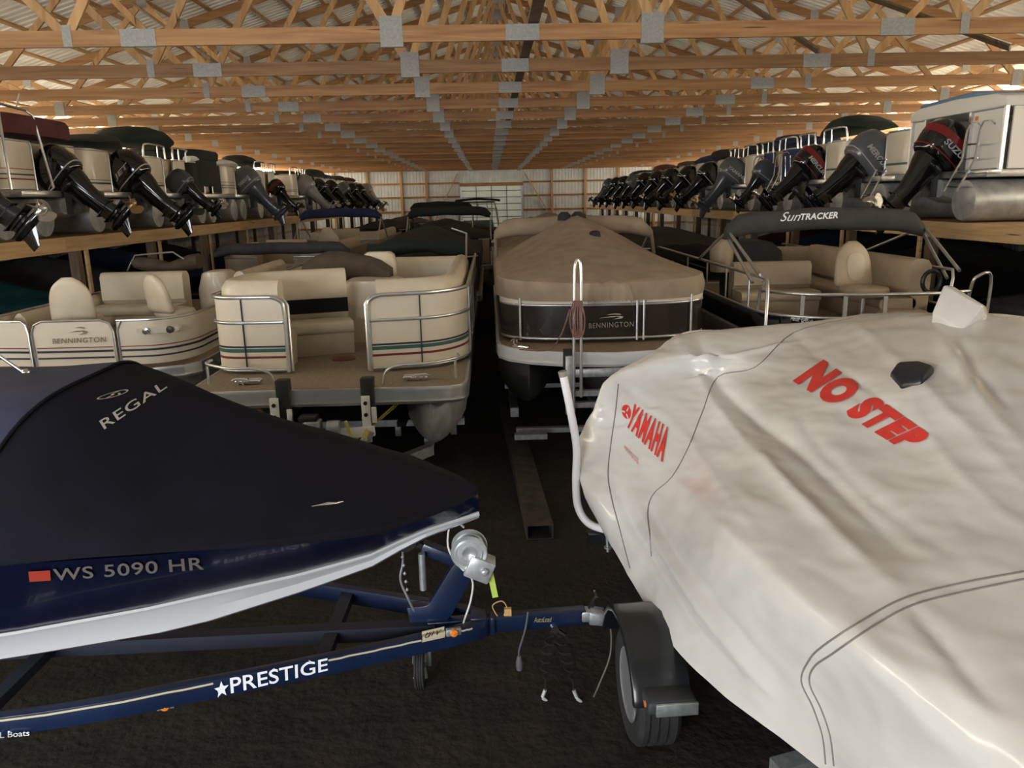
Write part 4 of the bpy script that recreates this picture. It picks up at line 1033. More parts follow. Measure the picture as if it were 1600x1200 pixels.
q = MB(); q.rings([superring((.13, 2.75, z), (1, 0, 0), (0, 1, 0), a, a, 12, 2) for z, a in ((2.52, .09), (2.62, .075), (2.64, .04))]); q.build('vent_cap', m_blkcanvas, cc)
# trailer with ladder-style winch stand
t2 = thing('boat_trailer', 'galvanised trailer with tall looped ladder rail under the tan covered pontoon', 'trailer', (1.36, 8.25, 0))
q = MB(); q.bar((-1.1, 1.0, .50), (-1.1, 6.4, .50), .10, .12); q.bar((1.1, 1.0, .50), (1.1, 6.4, .50), .10, .12); q.bar((0, -.6, .40), (0, 6.0, .46), .10, .12); q.build('frame', m_galv, t2, smooth=0)
for y, z, w in ((-.05, 1.00, .5), (-.02, .86, .55), (.5, .42, 1.1), (2.2, .55, 1.2)):
    q = MB(); q.bar((-w, y, z), (w, y, z), .08, .06); q.build('crossbar', m_galv, t2, smooth=0)
q = MB(); q.box((-.52, -.10, 1.10), (.10, .05, .66)); q.build('winch_upright', m_galv, t2, bevel=.006)
q = MB(); q.box((-.52, -.03, 1.38), (.13, .10, .22)); q.build('rubber_bumper', m_rubber, t2, bevel=.01)
q = MB(); q.box((-.02, -.12, 1.24), (.9, .05, .09)); q.build('winch_crossbar', m_galv, t2, bevel=.006)
lx = -.45
pts = [V((lx-.035, -.16, .82)), V((lx-.03, -.16, 1.9)), V((lx-.02, -.12, 2.36)), V((lx+.015, -.10, 2.46)), V((lx+.045, -.12, 2.36)), V((lx+.045, -.16, 1.9)), V((lx+.045, -.16, .98))]
rail(t2, pts, .017, 'ladder_rail', k=5)
q = MB(); q.box((.40, -.12, 1.33), (.14, .16, .14)); q.lathe([(.01, -.05), (.06, -.045), (.06, .045), (.01, .05)], 16, 'y', (.52, -.12, 1.34)); q.build('winch', m_galv, t2, bevel=.012)
for sgn in (-1, 1): wheel(t2, (sgn*1.05, 4.2, .27), .27, .19, 'wheel', 5)
q = MB(); q.bar((-.95-.18, .25, .42), (-.95+.2, .25, .42), .08, .06); q.build('step', m_galv, t2)
# rope bundle on the ladder rail
rp = []
for k in range(7):
    a = V((lx-.04+.014*k, -.20, 2.04)); rp.append([a, V((lx-.08+.026*k, -.21, 1.85)), V((lx-.05+.018*k, -.21, 1.68)), V((lx-.01, -.21, 1.65))])
q = MB()
for r in rp: q.tube(r, .008, 6, smooth=5)
q.tube([V((lx-.08, -.2, 1.95)), V((lx-.18, -.18, 1.66)), V((lx-.30, .1, 1.46)), V((lx-.6, .3, 1.435))], .008, 6, smooth=6)
for v in range(len(q.v)): q.v[v] = q.v[v]+V((1.36, 8.25, 0))
tag(q.build('rope', mat('faded_red_rope', (.22, .11, .09), .9, var=.4, vs=60)), 'faded red rope bundle hanging on the tall ladder rail before the tan cover', 'rope')

# ---------------------------------------------------------------- low cream fishing pontoon, left
lt = thing('pontoon_boat', 'low cream pontoon boat with two fishing seats, behind the navy cover at left', 'pontoon boat', (-4.93, 9.0, 0))
Z = 1.2
fr = [(-1.3, .7), (-1.28, .5), (-1.15, .3), (-.8, .15), (0, .1), (.8, .15), (1.15, .3), (1.28, .5), (1.3, .7)]
deck(lt, 1.3, 7, Z, front=fr, rim=m_alu, th=.12)
toons(lt, (-.9, .9), .84, .32, .35, 7.0)
zt2 = 1.80
stl = ((1.345, 1.365, m_navystripe), (1.42, 1.445, m_navystripe), (1.475, 1.485, m_maroon))
def roundtop(x0, x1, y0, y1, name):
    # gate panel with rounded upper corners and an aluminium frame
    prof = [(u, z) for u, z in [(0, 1.26)]+[(0, zt2-.14), (.04, zt2-.04), (.14, zt2), (.86, zt2), (.96, zt2-.04), (1, zt2-.14), (1, 1.26)]]
    q = MB(); w = x1-x0
    fp_ = [V((x0+w*u if 0 < u < 1 and False else x0+w*u, y0+(y1-y0)*u, z)) for u, z in prof]
    q.add(fp_+[p+V((0, .02, 0)) for p in fp_], [tuple(range(len(fp_))), tuple(range(2*len(fp_)-1, len(fp_)-1, -1))]+[(i, (i+1) % len(fp_), len(fp_)+(i+1) % len(fp_), len(fp_)+i) for i in range(len(fp_))])
    o = q.build(name, m_cream, lt, smooth=0)
    rail(o, [p+V((0, -.006, 0)) for p in fp_], .014, 'panel_frame')
    for za, zb, m in stl:
        q = MB(); q.bar((x0+.03, y0-.006, (za+zb)/2), (x1-.03, y1-.006, (za+zb)/2), .01, zb-za); q.build('stripe', m, o, smooth=0)
    return o
roundtop(-.50, .45, .13, .13, 'gate'); roundtop(-1.02, -.55, .20, .14, 'fence_panel')
pth = rpath([(.50, .13), (1.0, .16), (1.24, .55), (1.24, 6.8)], .35, 6)
f = fence(lt, pth, 1.26, zt2-.02, m_cream, stl, rails=(zt2-.01,)); rail(f, [V((.505, .12, 1.27)), V((.505, .12, zt2-.12)), V((.56, .12, zt2-.01))], .014, 'panel_frame')
pth2 = rpath([(-1.05, .20), (-1.24, .55), (-1.24, 6.8)], .25, 5)
fence(lt, pth2, 1.26, zt2-.02, m_cream, stl, rails=(zt2-.01,))
bpy.context.view_layer.update()
yy = 9.12
decal('maker_lettering', text_mesh('BENNINGTON', bold=.008, spacing=1.1), [aty(83, 537, yy), aty(166, 534, yy), aty(166, 526, yy), aty(83, 529, yy)], mat('bronze_print', (.20, .15, .10), .5), lt, None, off=.012)
decal('maker_emblem', poly_bm(swoosh), [aty(108, 524, yy), aty(136, 523, yy), aty(136, 510, yy), aty(108, 511, yy)], mat('bronze_print', (.20, .15, .10), .5), lt, None, off=.012)
q = MB(); q.rings([superring((.96, .20, 1.66), (1, .3, 0), (0, 0, 1), .24, .045, 16, 4), superring((.96, .155, 1.66), (1, .3, 0), (0, 0, 1), .22, .035, 16, 4)]); q.build('docking_light', m_cream, lt)
for dx in (-.12, .13):
    q = MB(); q.lathe([(.045, 0), (.04, -.015), (.001, -.02)], 14, 'y', (.96+dx, .145+dx*.3, 1.66)); q.build('light_lens', m_chrome if dx < 0 else m_black, lt)
seatbucket(lt, (-.38, 1.0, Z), PI+.25, m_vinyl, .56, .52, .40); seatbucket(lt, (.62, 1.55, Z), PI-.55, m_vinyl, .52, .46, .40)
couch(lt, rpath([(-.95, 3.05), (.28, 3.05)], .1), Z, 1.66, 2.13, .6, .24, front=1); 
couch(lt, rpath([(1.15, 5.4), (1.15, 3.0)], .1), Z, 1.66, 2.1, .55, .15, front=1, name='side_lounge')
couch(lt, rpath([(-1.15, .9), (-1.15, 2.9)], .1), Z, 1.52, 1.80, .5, .12, front=1, name='side_lounge')
q = MB(); q.rings([superring((.62, 3.4, z), (1, 0, 0), (0, 1, 0), a, .3, 18, 3) for z, a in ((Z, .3), (1.8, .3), (2.05, .22), (2.08, .15))]); q.build('console', m_cream, lt, smooth=50)
q = MB(); q.rings([superring((x, 3.6+.05*math.sin(5*x), 2.18+.04*math.sin(6*x)), (0, 1, 0), (0, 0, 1), .16, .10+.03*math.sin(9*x), 12, 2.2) for x in (-.75, -.5, -.2, .1, .25)]); q.build('bunched_canvas', MATS['brown_canvas'], lt, smooth=70)
rail(lt, [V((-.85, 3.5, 2.1)), V((-.7, 3.5, 2.34)), V((-.1, 3.5, 2.38)), V((.15, 3.5, 2.2))], .014, 'windscreen_frame')
t3 = thing('boat_trailer', 'dark trailer beneath the low cream pontoon boat at left', 'trailer', (-4.93, 9.0, 0))
q = MB(); q.bar((-.8, .7, .46), (-.8, 6, .46), .1, .1); q.bar((.8, .7, .46), (.8, 6, .46), .1, .1); q.bar((0, -.8, .42), (0, 4, .44), .1, .1); q.build('frame', m_galv, t3, smooth=0)
q = MB(); q.bar((-1.1, 1.5, .50), (1.1, 1.5, .50), .08, .08); q.build('crossbar', m_galv, t3, smooth=0)
for sgn in (-1, 1): wheel(t3, (sgn*1.0, 4.0, .27), .27, .19, 'wheel', 5)

# ---------------------------------------------------------------- fishing barge with charcoal bimini, right
st = thing('pontoon_boat', 'black and tan fishing pontoon with charcoal bimini boot, behind the white cover at right', 'pontoon boat', (4.68, 8.9, 0))
Z = 1.30
fr = [(-1.28, .75), (-1.26, .45), (-1.12, .22), (-.7, .06), (0, 0), (.7, .06), (1.12, .22), (1.26, .45), (1.28, .75)]
deck(st, 1.28, 7, Z, front=fr, th=.12)
toons(st, (-.9, .9), .93, .31, .3, 7.0)
pf = rpath([(-1.27, 6.8), (-1.27, .62), (-.75, .10), (.75, .10), (1.27, .62), (1.27, 6.8)], .5, 6)
f = fence(st, pf, 1.30, 1.62, m_gloss, ((1.30, 1.325, m_alu),), rails=(1.63,)); 
# upper rails: left side back from the bow gate, and round the bow
rail(f, [V((-1.29, .42, 1.32)), V((-1.29, .42, 1.95)), V((-1.27, .50, 2.04)), V((-1.25, .62, 2.07)), V((-1.25, 6.8, 2.09))], .022)
pf2 = rpath([(-1.22, .78), (-.92, .28), (-.2, .12), (.75, .12), (1.12, .25)], .35, 6)
rail(f, [V((-1.24, .9, 1.5)), V((-1.23, .84, 1.9))]+[V((p.x, p.y, 1.90+.0*p.x)) for p in pf2], .022)
for i in (4, 9, 13):
    p = pf2[min(i, len(pf2)-1)]; q = MB(); q.bar((p.x, p.y, 1.52), (p.x, p.y, 1.89), .05, .02); q.build('rail_post', m_alu, f)
for y in (1.2, 2.2, 3.2, 4.4):
    rail(f, [V((-1.26, y, 1.53)), V((-1.26, y, 2.08))], .014, 'rail_post')
rail(f, [V((1.25, .50, 1.5)), V((1.25, .42, 1.95)), V((1.30, .40, 2.06)), V((1.48, .42, 2.06)), V((1.50, .45, 1.5))], .020, k=4)
rail(f, [V((1.25, .9, 1.5)), V((1.25, .82, 2.0)), V((1.28, .9, 2.1)), V((1.28, 2.5, 2.1)), V((1.28, 6.8, 2.1))], .020)
bpy.context.view_layer.update()
bvq = bvh_of([f])
decal('model_lettering', text_mesh("Fishin' BARGE", shear=.3), ((1236, 500), (1271, 507), (1271, 495), (1236, 489)), m_reflw, st, bvq, off=.012)
q = MB(); q.box((-1.285, .47, 1.40), (.02, .05, .07)); q.build('red_bow_light', m_redst, st)
couch(st, rpath([(-1.12, 2.5), (.02, 2.5)], .1), Z, 1.74, 2.13, .6, .20, m_vinyl2, front=1)
couch(st, rpath([(1.16, 1.2), (1.16, 4.6)], .1), Z, 1.70, 2.22, .62, .24, m_vinyl2, front=-1, name='side_lounge')
couch(st, rpath([(-.3, 4.9), (1.16, 4.9), (1.16, 4.62)], .15), Z, 1.72, 2.18, .6, .2, m_vinyl2, front=1, name='rear_lounge')
seatbucket(st, (.36, 1.35, Z), .15, m_vinyl2, .62, .56, .42, insert=mat('pale_tan_vinyl', (.50, .43, .33), .5))
q = MB(); q.prism([(-.45, .6), (-.4, .55), (.8, .5), (.95, .65), (.95, 1.0), (-.45, 1.0)], Z+.005, Z+.16); q.build('casting_platform', m_vinyl2, st, bevel=.03)
q = MB(); q.rings([superring((.72, .95, Z+.17+z), (1, 0, 0), (0, 1, 0), a, a*.7, 20, 3) for z, a in ((0, .30), (.06, .32), (.11, .26))]); q.build('seat_pad', m_vinyl2, st, smooth=60)
q = MB(); q.rings([superring((-.45, 3.55, z), (1, 0, 0), (0, 1, 0), a, .36, 20, 2.4) for z, a in ((Z, .46), (1.95, .50), (2.2, .46), (2.34, .30), (2.38, .12))]); q.build('covered_console', m_blkcanvas, st, smooth=60)
q = MB(); q.rings([superring((-.98, 3.4, z), (1, 0, 0), (0, 1, 0), a, .2, 18, 2.6) for z, a in ((1.9, .16), (2.2, .18), (2.34, .14), (2.4, .06))]); q.build('helm_seat_back', m_vinyl2, st, smooth=60)
sb = boot(st, -1.36, 1.45, 2.0, 2.66, .145, m_grycanvas, bow=.08)
bpy.context.view_layer.update(); bvb = bvh_of([sb])
decal('bimini_lettering', text_mesh('Sun', shear=.5, bold=.0), ((1219, 346), (1251, 345), (1251, 331), (1219, 332)), m_reflw, st, bvb, off=.005)
decal('bimini_lettering', text_mesh('TRACKER', shear=.25, bold=.03, spacing=1.05), ((1251, 344), (1309, 341), (1309, 331), (1251, 334)), m_reflw, st, bvb, off=.005)
for sgn in (-1, 1):
    x = sgn*1.28; xe = -1.32 if sgn < 0 else 1.47
    for dz, y1, z1 in ((0, .75, 2.10), (-.10, 1.0, 1.98)):
        rail(st, [V((xe, 2.0, 2.60+dz)), V((x, y1, z1))], .022, 'bimini_strut')
    rail(st, [V((xe, 2.02, 2.6)), V((x, 3.6, 2.1))], .020, 'bimini_strut')
q = MB(); q.tube([(-1.20+.03*math.sin(k*2.1), .80+.02*math.cos(k*1.7), 2.05-.035*abs((k % 10)-5)) for k in range(40)], .010, 6); q.build('rope', mat('dock_line', (.30, .27, .22), .9, var=.5, vs=60), st)
q = MB(); q.tube([(1.02+.12*math.cos(a*PI/8), .9, 1.95+.14*math.sin(a*PI/8)) for a in range(16)], .028, 8, closed=True); q.build('steering_wheel', m_black, st)
t4 = thing('boat_trailer', 'trailer frame in shadow beneath the black and tan fishing pontoon', 'trailer', (4.68, 8.9, 0))
q = MB(); q.bar((-.8, .7, .50), (-.8, 6, .50), .1, .1); q.bar((.8, .7, .5), (.8, 6, .5), .1, .1); q.bar((0, -.8, .45), (0, 4, .5), .1, .1); q.build('frame', m_galv, t4, smooth=0)
for sgn in (-1, 1): wheel(t4, (sgn*1.0, 4.0, .28), .28, .19, 'wheel', 5)

# rusty steel tube lying in the aisle
ta, tb = V((.40, 6.62, .075)), V((.22, 11.0, .075)); dd = (tb-ta).normalized(); sx = dd.cross(V((0, 0, 1)))
q = MB(); hw_, t_ = .125, .012
o4 = [(-hw_, -.075), (hw_, -.075), (hw_, .075), (-hw_, .075)]; i4 = [(-hw_+t_, -.075+t_), (hw_-t_, -.075+t_), (hw_-t_, .075-t_), (-hw_+t_, .075-t_)]
vs = [p+sx*a+V((0, 0, z)) for p in (ta, tb) for a, z in o4+i4]
fs = []
for i in range(4):
    j = (i+1) % 4
    fs += [(i, j, 8+j, 8+i), (4+i, 12+i, 12+j, 4+j), (i, 4+i, 4+j, j), (8+i, 8+j, 12+j, 12+i)]
q.add(vs, fs)
tag(q.build('steel_tube', mat('rusty_steel', (.055, .045, .038), .7, .3, var=.5, vs=7), smooth=0), 'square steel tube lying on the dirt in the aisle between the two middle boats', 'steel tube')
# ================================================================ storage racks along both sides
def rack(side, xin, xout, posts, label):
    s_ = side; t = thing('storage_rack', label, 'rack', (xin, 9.0, 0)); y0, y1 = -.5, 45.5
    n = 10; L = (y1-y0)/n
    for k in range(n):
        q = MB(); q.box((0, y0+L*(k+.5), 2.50), (.045, L-.004, .24)); q.build('fascia_board', m_fascia, t, smooth=0)
    q = MB(); q.box((s_*(abs(xout-xin)/2+.03), (y0+y1)/2, 2.60), (abs(xout-xin), y1-y0, .04)); q.build('deck_boards', m_woody, t, smooth=0)
    for i, y in enumerate(posts):
        q = MB(); q.box((s_*.16, y-9.0, 1.19), (.15, .15, 2.38)); q.build('post', m_oldwood, t, smooth=0)
        q = MB(); q.box((s_*.045, y-9.0+.16, 1.19), (.04, .09, 2.38)); q.build('upright_cleat', m_fascia, t, smooth=0)
        q = MB(); q.box((s_*(abs(xout-xin)-.3), y-9.0, 1.19), (.15, .15, 2.38)); q.build('post', m_oldwood, t, smooth=0)
    return t
RLX, RRX = -7.02, 7.02
rack(-1, RLX, XL+.1, [10.6+3.08*k for k in range(14)], 'long pine storage rack shelf carrying boats along the left wall')
rack(1, RRX, XR-.1, [9.6+2.85*k for k in range(15)], 'long pine storage rack shelf carrying boats along the right wall')

# ================================================================ outboard motor (local: pivot at origin, +x aft, z up, upright)
m_prop_st = mat('prop_steel', (.62, .60, .56), .25, .9); m_prop_bz = mat('prop_bronze', (.42, .30, .15), .35, .8); m_prop_bk = mat('prop_black', (.02, .02, .02), .4)
m_cowlgrey = mat('cowl_grey', (.10, .11, .125), .3, coat=.3); m_cowlblue = mat('cowl_blue_grey', (.055, .065, .085), .28, coat=.3); m_cowlsilver = mat('cowl_silver', (.30, .30, .30), .35, .3)
m_redstripe = mat('cowl_red', (.20, .012, .012), .35); m_silverdecal = mat('cowl_silver_decal', (.45, .45, .46), .4)
def outboard(parent, c, tilt, cm, prop, sc_=1., name_txt=None, red=False, swivel=0., lower=None, parts=True, bracket=True):
    mm = Matrix.Translation(V(c)) @ Matrix.Rotation(-tilt, 4, 'Y') @ Matrix.Rotation(swivel, 4, 'Z') @ Matrix.Scale(sc_, 4)
    def pl(q): q.v = [mm @ v for v in q.v]; return q
    lm = lower or m_gloss
    q = MB()
    # midsection, anti-ventilation plate, gear case and skeg
    q.rings([superring((x, 0, z), (1, 0, 0), (0, 1, 0), a, b_, 14, 2.6) for x, z, a, b_ in ((.22, .22, .25, .17), (.22, .10, .22, .16), (.22, -.05, .17, .12), (.22, -.30, .14, .085), (.23, -.52, .15, .06), (.25, -.62, .16, .045))])
    q.box((.30, 0, -.585), (.46, .20, .016)); q.box((.22, 0, -.44), (.34, .14, .014))
    q.lathe([(.001, .02), (.045, .06), (.065, .16), (.066, .34), (.055, .46), (.045, .50)], 14, 'x', (0, 0, -.72))
    q.rings([superring((.24, 0, z), (1, 0, 0), (0, 1, 0), a, .02, 10, 2) for z, a in ((-.60, .14), (-.72, .12))])
    q.rings([superring((.24-.1*u, 0, -.76-.20*u), (1, 0, 0), (0, 1, 0), .13-.07*u, .012, 8, 2) for u in (0, .5, 1)])
    mot = pl(q).build('outboard_motor', lm, parent, smooth=45)
    q = MB(); cx = .20
    q.rings([superring((cx+dx, 0, z), (1, 0, 0), (0, 1, 0), a, b_, 20, 3.0) for dx, z, a, b_ in ((.0, .20, .27, .18), (0, .24, .32, .215), (.01, .42, .345, .235), (.015, .58, .335, .23), (.0, .70, .29, .20), (-.03, .765, .20, .14), (-.04, .78, .10, .07))])
    cw = pl(q).build('cowl', cm, mot, smooth=50)
    if parts:
        q = MB(); q.rings([superring((cx+.004, 0, z), (1, 0, 0), (0, 1, 0), .335+.004, .224+.005, 20, 3.0) for z in (.285, .30)]); pl(q).build('cowl_band', m_silverdecal if not red else m_redstripe, cw)
        if red:
            q = MB(); q.rings([superring((cx+.008, 0, z), (1, 0, 0), (0, 1, 0), .348, .240, 20, 3.0) for z in (.47, .58)], cap=False); pl(q).build('cowl_stripe', m_redstripe, cw)
    q = MB(); q.lathe([(.05, .46), (.055, .50), (.05, .60), (.02, .63)], 12, 'x', (0, 0, -.72))
    for k in range(3):
        a = 2*PI*k/3+.4; rs = []
        for u in (0., .25, .5, .75, 1.):
            r = .045+.135*u; wd = (.05+.075*math.sin(PI*min(1, u*.9+.12)))*(1 if u < 1 else .35); tw = .55
            er = V((0, math.cos(a), math.sin(a))); et = V((0, -math.sin(a), math.cos(a)))
            d_ = (et*math.cos(tw)+V((1, 0, 0))*math.sin(tw)); nn = d_.cross(er).normalized()*.006
            p = V((.54, 0, -.72))+er*r
            rs.append([p-d_*wd-nn*.3, p-nn, p+d_*wd-nn*.3, p+d_*wd+nn*.3, p+nn, p-d_*wd+nn*.3])
        q.rings(rs)
    pl(q).build('propeller', prop, mot, smooth=50)
    if bracket:
        q = MB(); q.box(V(c)+V((-.01, 0, -.05)), (.12, .26, .36)); q.bar(V(c)+V((.02, .11, .1)), V(c)+V((.22, .10, -.12)), .04, .05); q.bar(V(c)+V((.02, -.11, .1)), V(c)+V((.22, -.10, -.12)), .04, .05)
        q.build('transom_bracket', m_black, mot, smooth=0)
    if name_txt:
        bpy.context.view_layer.update()
        for sy in (-1, 1):
            bm = text_mesh(name_txt, bold=.03, shear=.25)
            xs = [v.co.x for v in bm.verts]; ys = [v.co.y for v in bm.verts]; x0, x1, ya, yb = min(xs), max(xs), min(ys), max(ys)
            bmesh.ops.triangulate(bm, faces=bm.faces[:])
            for v in bm.verts:
                u = (v.co.x-x0)/(x1-x0); w = (v.co.y-ya)/(yb-ya)
                xx = .02+.36*u; v.co = mm @ V((xx if sy < 0 else .40-.56*u, sy*(.243-.30*abs((xx if sy < 0 else .38-.36*u)-cx)**3), .39+.09*w))
            me = bpy.data.meshes.new('maker_lettering'); bm.to_mesh(me); bm.free(); me.materials.append(m_silverdecal)
            o = bpy.data.objects.new('maker_lettering', me); C.objects.link(o); o.parent = cw
    return mot
def ladder(parent, c, h=.75, w=.32, lean=.25, hoop=True):
    q = MB(); c = V(c)
    for sy in (-1, 1):
        b0 = c+V((lean, sy*w/2, -.35)); t0 = c+V((0, sy*w/2, h))
        q.tube([b0, c+V((.03, sy*w/2, .1))]+([t0] if not hoop else [c+V((0, sy*w/2, h-.1)), c+V((-.04, sy*w/2, h)), c+V((-.15, sy*w/2, h+.02)), c+V((-.24, sy*w/2, h-.06)), c+V((-.26, sy*w/2, 0))]), .016, 7)
    for k in range(4):
        z = -.28+.2*k; x = lean*(1-(k*.2+.07)/.45) if k < 3 else 0
        q.tube([c+V((x, -w/2, z)), c+V((x, w/2, z))], .014, 6)
    return q.build('boarding_ladder', m_chrome, parent)

# ================================================================ boats on the racks (local: stern at x = 0, +x aft, shelf at z = 0)
m_creamr = mat('rack_cream_panel', (.66, .60, .50), .4, var=.05, vs=2, coat=.1)
m_whiteroof = mat('white_vinyl_roof', (.74, .73, .70), .5); m_bluetop = mat('steel_blue_canvas', (.12, .22, .36), .8)
m_bronzep = mat('dark_brown_panel', (.05, .03, .03), .35)
def bunch(parent, x0, x1, y0, y1, z, h, m, seed=0, name='folded_bimini', n=10):
    rs = []
    for k in range(n+1):
        u = k/n; y = y0+(y1-y0)*u; e = math.sin(PI*min(1, max(0, u)))**.35 if 0 < u < 1 else .25
        hh = h*(.72+.28*math.sin(5.1*u+seed))*max(.35, e)
        rs.append(superring(((x0+x1)/2+.05*math.sin(4*u+seed), y, z+hh*.5), (1, 0, 0), (0, 0, 1), (x1-x0)/2*(.85+.15*math.sin(3*u+seed*2))*max(.5, e), hh*.55, 12, 2.3))
    q = MB(); q.rings(rs); return q.build(name, m, parent, smooth=70)
def rack_boat(side, y, label, panel, stripes, top, eng=None, extra=(), near=True, W=2.45):
    o = thing('pontoon_boat', label, 'pontoon boat', (side*6.98, y, 2.622), 0 if side < 0 else PI, 'boats stored stern out on the %s rack' % ('left' if side < 0 else 'right'))
    if side < 0: pass
    hw = W/2; L = 5.6
    q = MB(); q.box((-L/2-.12, 0, .70), (L, W, .10)); q.build('deck', m_alu if near else m_toon, o, bevel=.01)
    for s_ in (-1, 1):
        q = MB(); q.lathe([(.02, -.02), (.29, 0.), (.30, .08), (.30, L-.9), (.2, L-.3), (.03, L)], 20 if near else 12, 'x', (-L, s_*.86, .32)); q.v = [V((-L-.0-(v.x+L)+ -.05+L-.05, v.y, v.z)) if False else v for v in q.v]
        for i, v in enumerate(q.v): q.v[i] = V((-.05-(v.x+L), v.y, v.z))
        q.build('pontoon', m_toon, o)
    q = MB(); q.rings([superring((x, 0, z), (0, 1, 0), (0, 0, 1), .30, h, 12, 4) for x, z, h in ((-1.6, .45, .18), (-.3, .45, .18), (-.06, .50, .14))]); q.build('motor_pod', m_toon, o)
    if 'skip_stern' not in extra:
        for s_ in (-1, 1):
            pth = rpath([(-.42, s_*.30), (-.38, s_*(hw-.05)), (-1.2, s_*(hw-.04)), (-L, s_*(hw-.04))], .28, 5)
            q = MB(); q.sweep([(-.012, .77), (.012, .77), (.012, 1.50), (-.012, 1.50)], pth); f = q.build('stern_panel' if near else 'fence_panel', panel, o)
            rail(f, [V((p.x, p.y, 1.52)) for p in pth], .020)
            if near:
                rail(f, [V((p.x, p.y, .78)) for p in pth], .014)
                rail(f, [V((-.40, s_*.30, .76)), V((-.40, s_*.30, 1.45)), V((-.40, s_*.34, 1.52))], .018, 'rail_post')
                for za, zb, m in stripes:
                    q = MB(); q.sweep([(-.018, za), (.018, za), (.018, zb), (-.018, zb)], pth); q.build('stripe', m, f)
        if near:
            q = MB(); q.box((-.78, 0, 1.15), (.55, hw*1.9, .78)); q.build('stern_lounge', m_vinyl if panel is not m_darkpanel else m_blkcanvas, o, bevel=.10, seg=3)
    if top: 
        m, z, h, kind = top
        if kind == 'bunch': bunch(o, -1.9, -.35, -hw*1.02, hw*1.02, z, h, m, y)
        elif kind == 'lid':
            q = MB(); q.rings([superring((-1.6, 0, z+dz), (1, 0, 0), (0, 1, 0), 1.35*k, hw*1.03*k, 28, 4) for dz, k in ((-.12, .99), (-.05, 1.), (.10, 1.), (.17, .97), (.20, .85))]); q.build('mooring_cover', m, o, smooth=50)
        elif kind == 'tub':
            q = MB(); q.rings([superring((-1.55, 0, zz), (1, 0, 0), (0, 1, 0), 1.3*k, hw*k, 28, 3.4) for zz, k in ((.95, .93), (1.6, .98), (1.62, 1.0), (1.78, 1.02), (1.84, .99), (1.86, .8))]); q.build('mooring_cover', m, o, smooth=40)
    if eng: outboard(o, (.0, 0, .60), **eng)
    if 'ladder' in extra: ladder(o, (-.12, -.80, .80), .62)
    if 'lowladder' in extra: ladder(o, (-.08, .80, .70), .16, hoop=False)
    if 'ladder2' in extra: ladder(o, (-.12, .80, .80), .62)
    if 'rail' in extra:
        q = MB(); q.tube([V((-.30, -hw+.05, .76)), V((-.30, -hw+.05, 1.95)), V((-.34, -hw+.09, 2.02)), V((-.36, -.35, 2.0)), V((-.30, -.28, 1.92)), V((-.14, -.28, .80)), V((-.2, -.4, .7))], .022, 8); q.build('ski_rail', m_alu, o)
        q = MB(); q.tube([V((-.36, -.6, 2.0)), V((-.30, -.55, 2.22))], .012, 6); q.build('antenna', m_alu, o)
    if 'toprail' in extra:
        for s_ in (-1, 1):
            q = MB(); q.tube(spline([V((-.35, s_*.22, 1.5)), V((-.35, s_*.24, 1.72)), V((-.35, s_*.34, 1.78)), V((-.35, s_*(hw-.12), 1.78)), V((-.40, s_*(hw-.04), 1.72)), V((-.42, s_*(hw-.03), 1.5))], 4), .02, 8)
            q.tube([V((-.35, s_*.6, 1.5)), V((-.35, s_*.6, 1.78))], .015, 6); q.build('upper_rail', m_alu, o)
    if 'roll' in extra:
        q = MB(); q.rings([superring((-.42, yy, 1.6+.02*math.sin(yy*7)), (1, 0, 0), (0, 0, 1), .10, .07, 10, 2.2) for yy in (-hw, -.7, -.2, .3, .8, hw)]); q.build('rolled_line', m_whiteroof, o, smooth=60)
    return o
def E_(cm, prop=m_prop_st, tilt=46, sc=1., txt=None, red=False, sw=0., parts=True, lower=None): return dict(tilt=R(tilt), cm=cm, prop=prop, sc_=sc, name_txt=txt, red=red, swivel=R(sw), parts=parts, lower=lower)
S1 = ((.92, .94, m_maroon), (.99, 1.01, m_navystripe), (1.08, 1.09, m_maroon)); S2 = ((.90, .93, m_navystripe), (.97, .98, m_navystripe)); S3 = ((.93, .97, m_green),)
rack_boat(-1, 10.75, 'pontoon boat at the near end of the left rack, cut off by the picture edge', m_creamr, S1, (m_maroonc, 1.72, .28, 'lid'), E_(m_gloss, m_prop_st, 44, 1.10))
rack_boat(-1, 13.5, 'red striped cream pontoon boat with maroon cover and tall tube rail, left rack', m_creamr, S1, (m_maroonc, 1.74, .22, 'lid'), E_(m_gloss, m_prop_bz, 47, 1.08), ('rail',))
rack_boat(-1, 16.1, 'navy striped cream pontoon boat with grey green cover, left rack, large black outboard', m_creamr, S2, (m_dkgreen, 1.62, .34, 'bunch'), E_(m_gloss, m_prop_bk, 44, 1.18, 'JET'))
rack_boat(-1, 18.65, 'pontoon boat under bundled dark green bimini with pale rails on the left rack', m_creamr, S2, (m_dkgreen, 1.80, .42, 'bunch'), E_(m_cowlblue, m_prop_st, 48, .85), ('toprail',))
rack_boat(-1, 21.15, 'pontoon boat wholly wrapped in black on the left rack, no outboard', m_blkcanvas, (), (m_blkcanvas, 1.8, .3, 'tub'), None, ('roll',))
rack_boat(-1, 23.7, 'pontoon boat with large charcoal outboard, next to the black wrapped one', m_creamr, S1, (m_whiteroof, 1.55, .22, 'bunch'), E_(m_cowlgrey, m_prop_bk, 40, 1.15, 'YAMAHA', lower=m_cowlblue))
rack_boat(-1, 26.7, 'pontoon boat with small red banded black outboard and high black cover on the left rack', m_creamr, S2, (m_blkcanvas, 1.7, .42, 'bunch'), E_(m_gloss, m_prop_bk, 38, .80, None, True), ('toprail',))
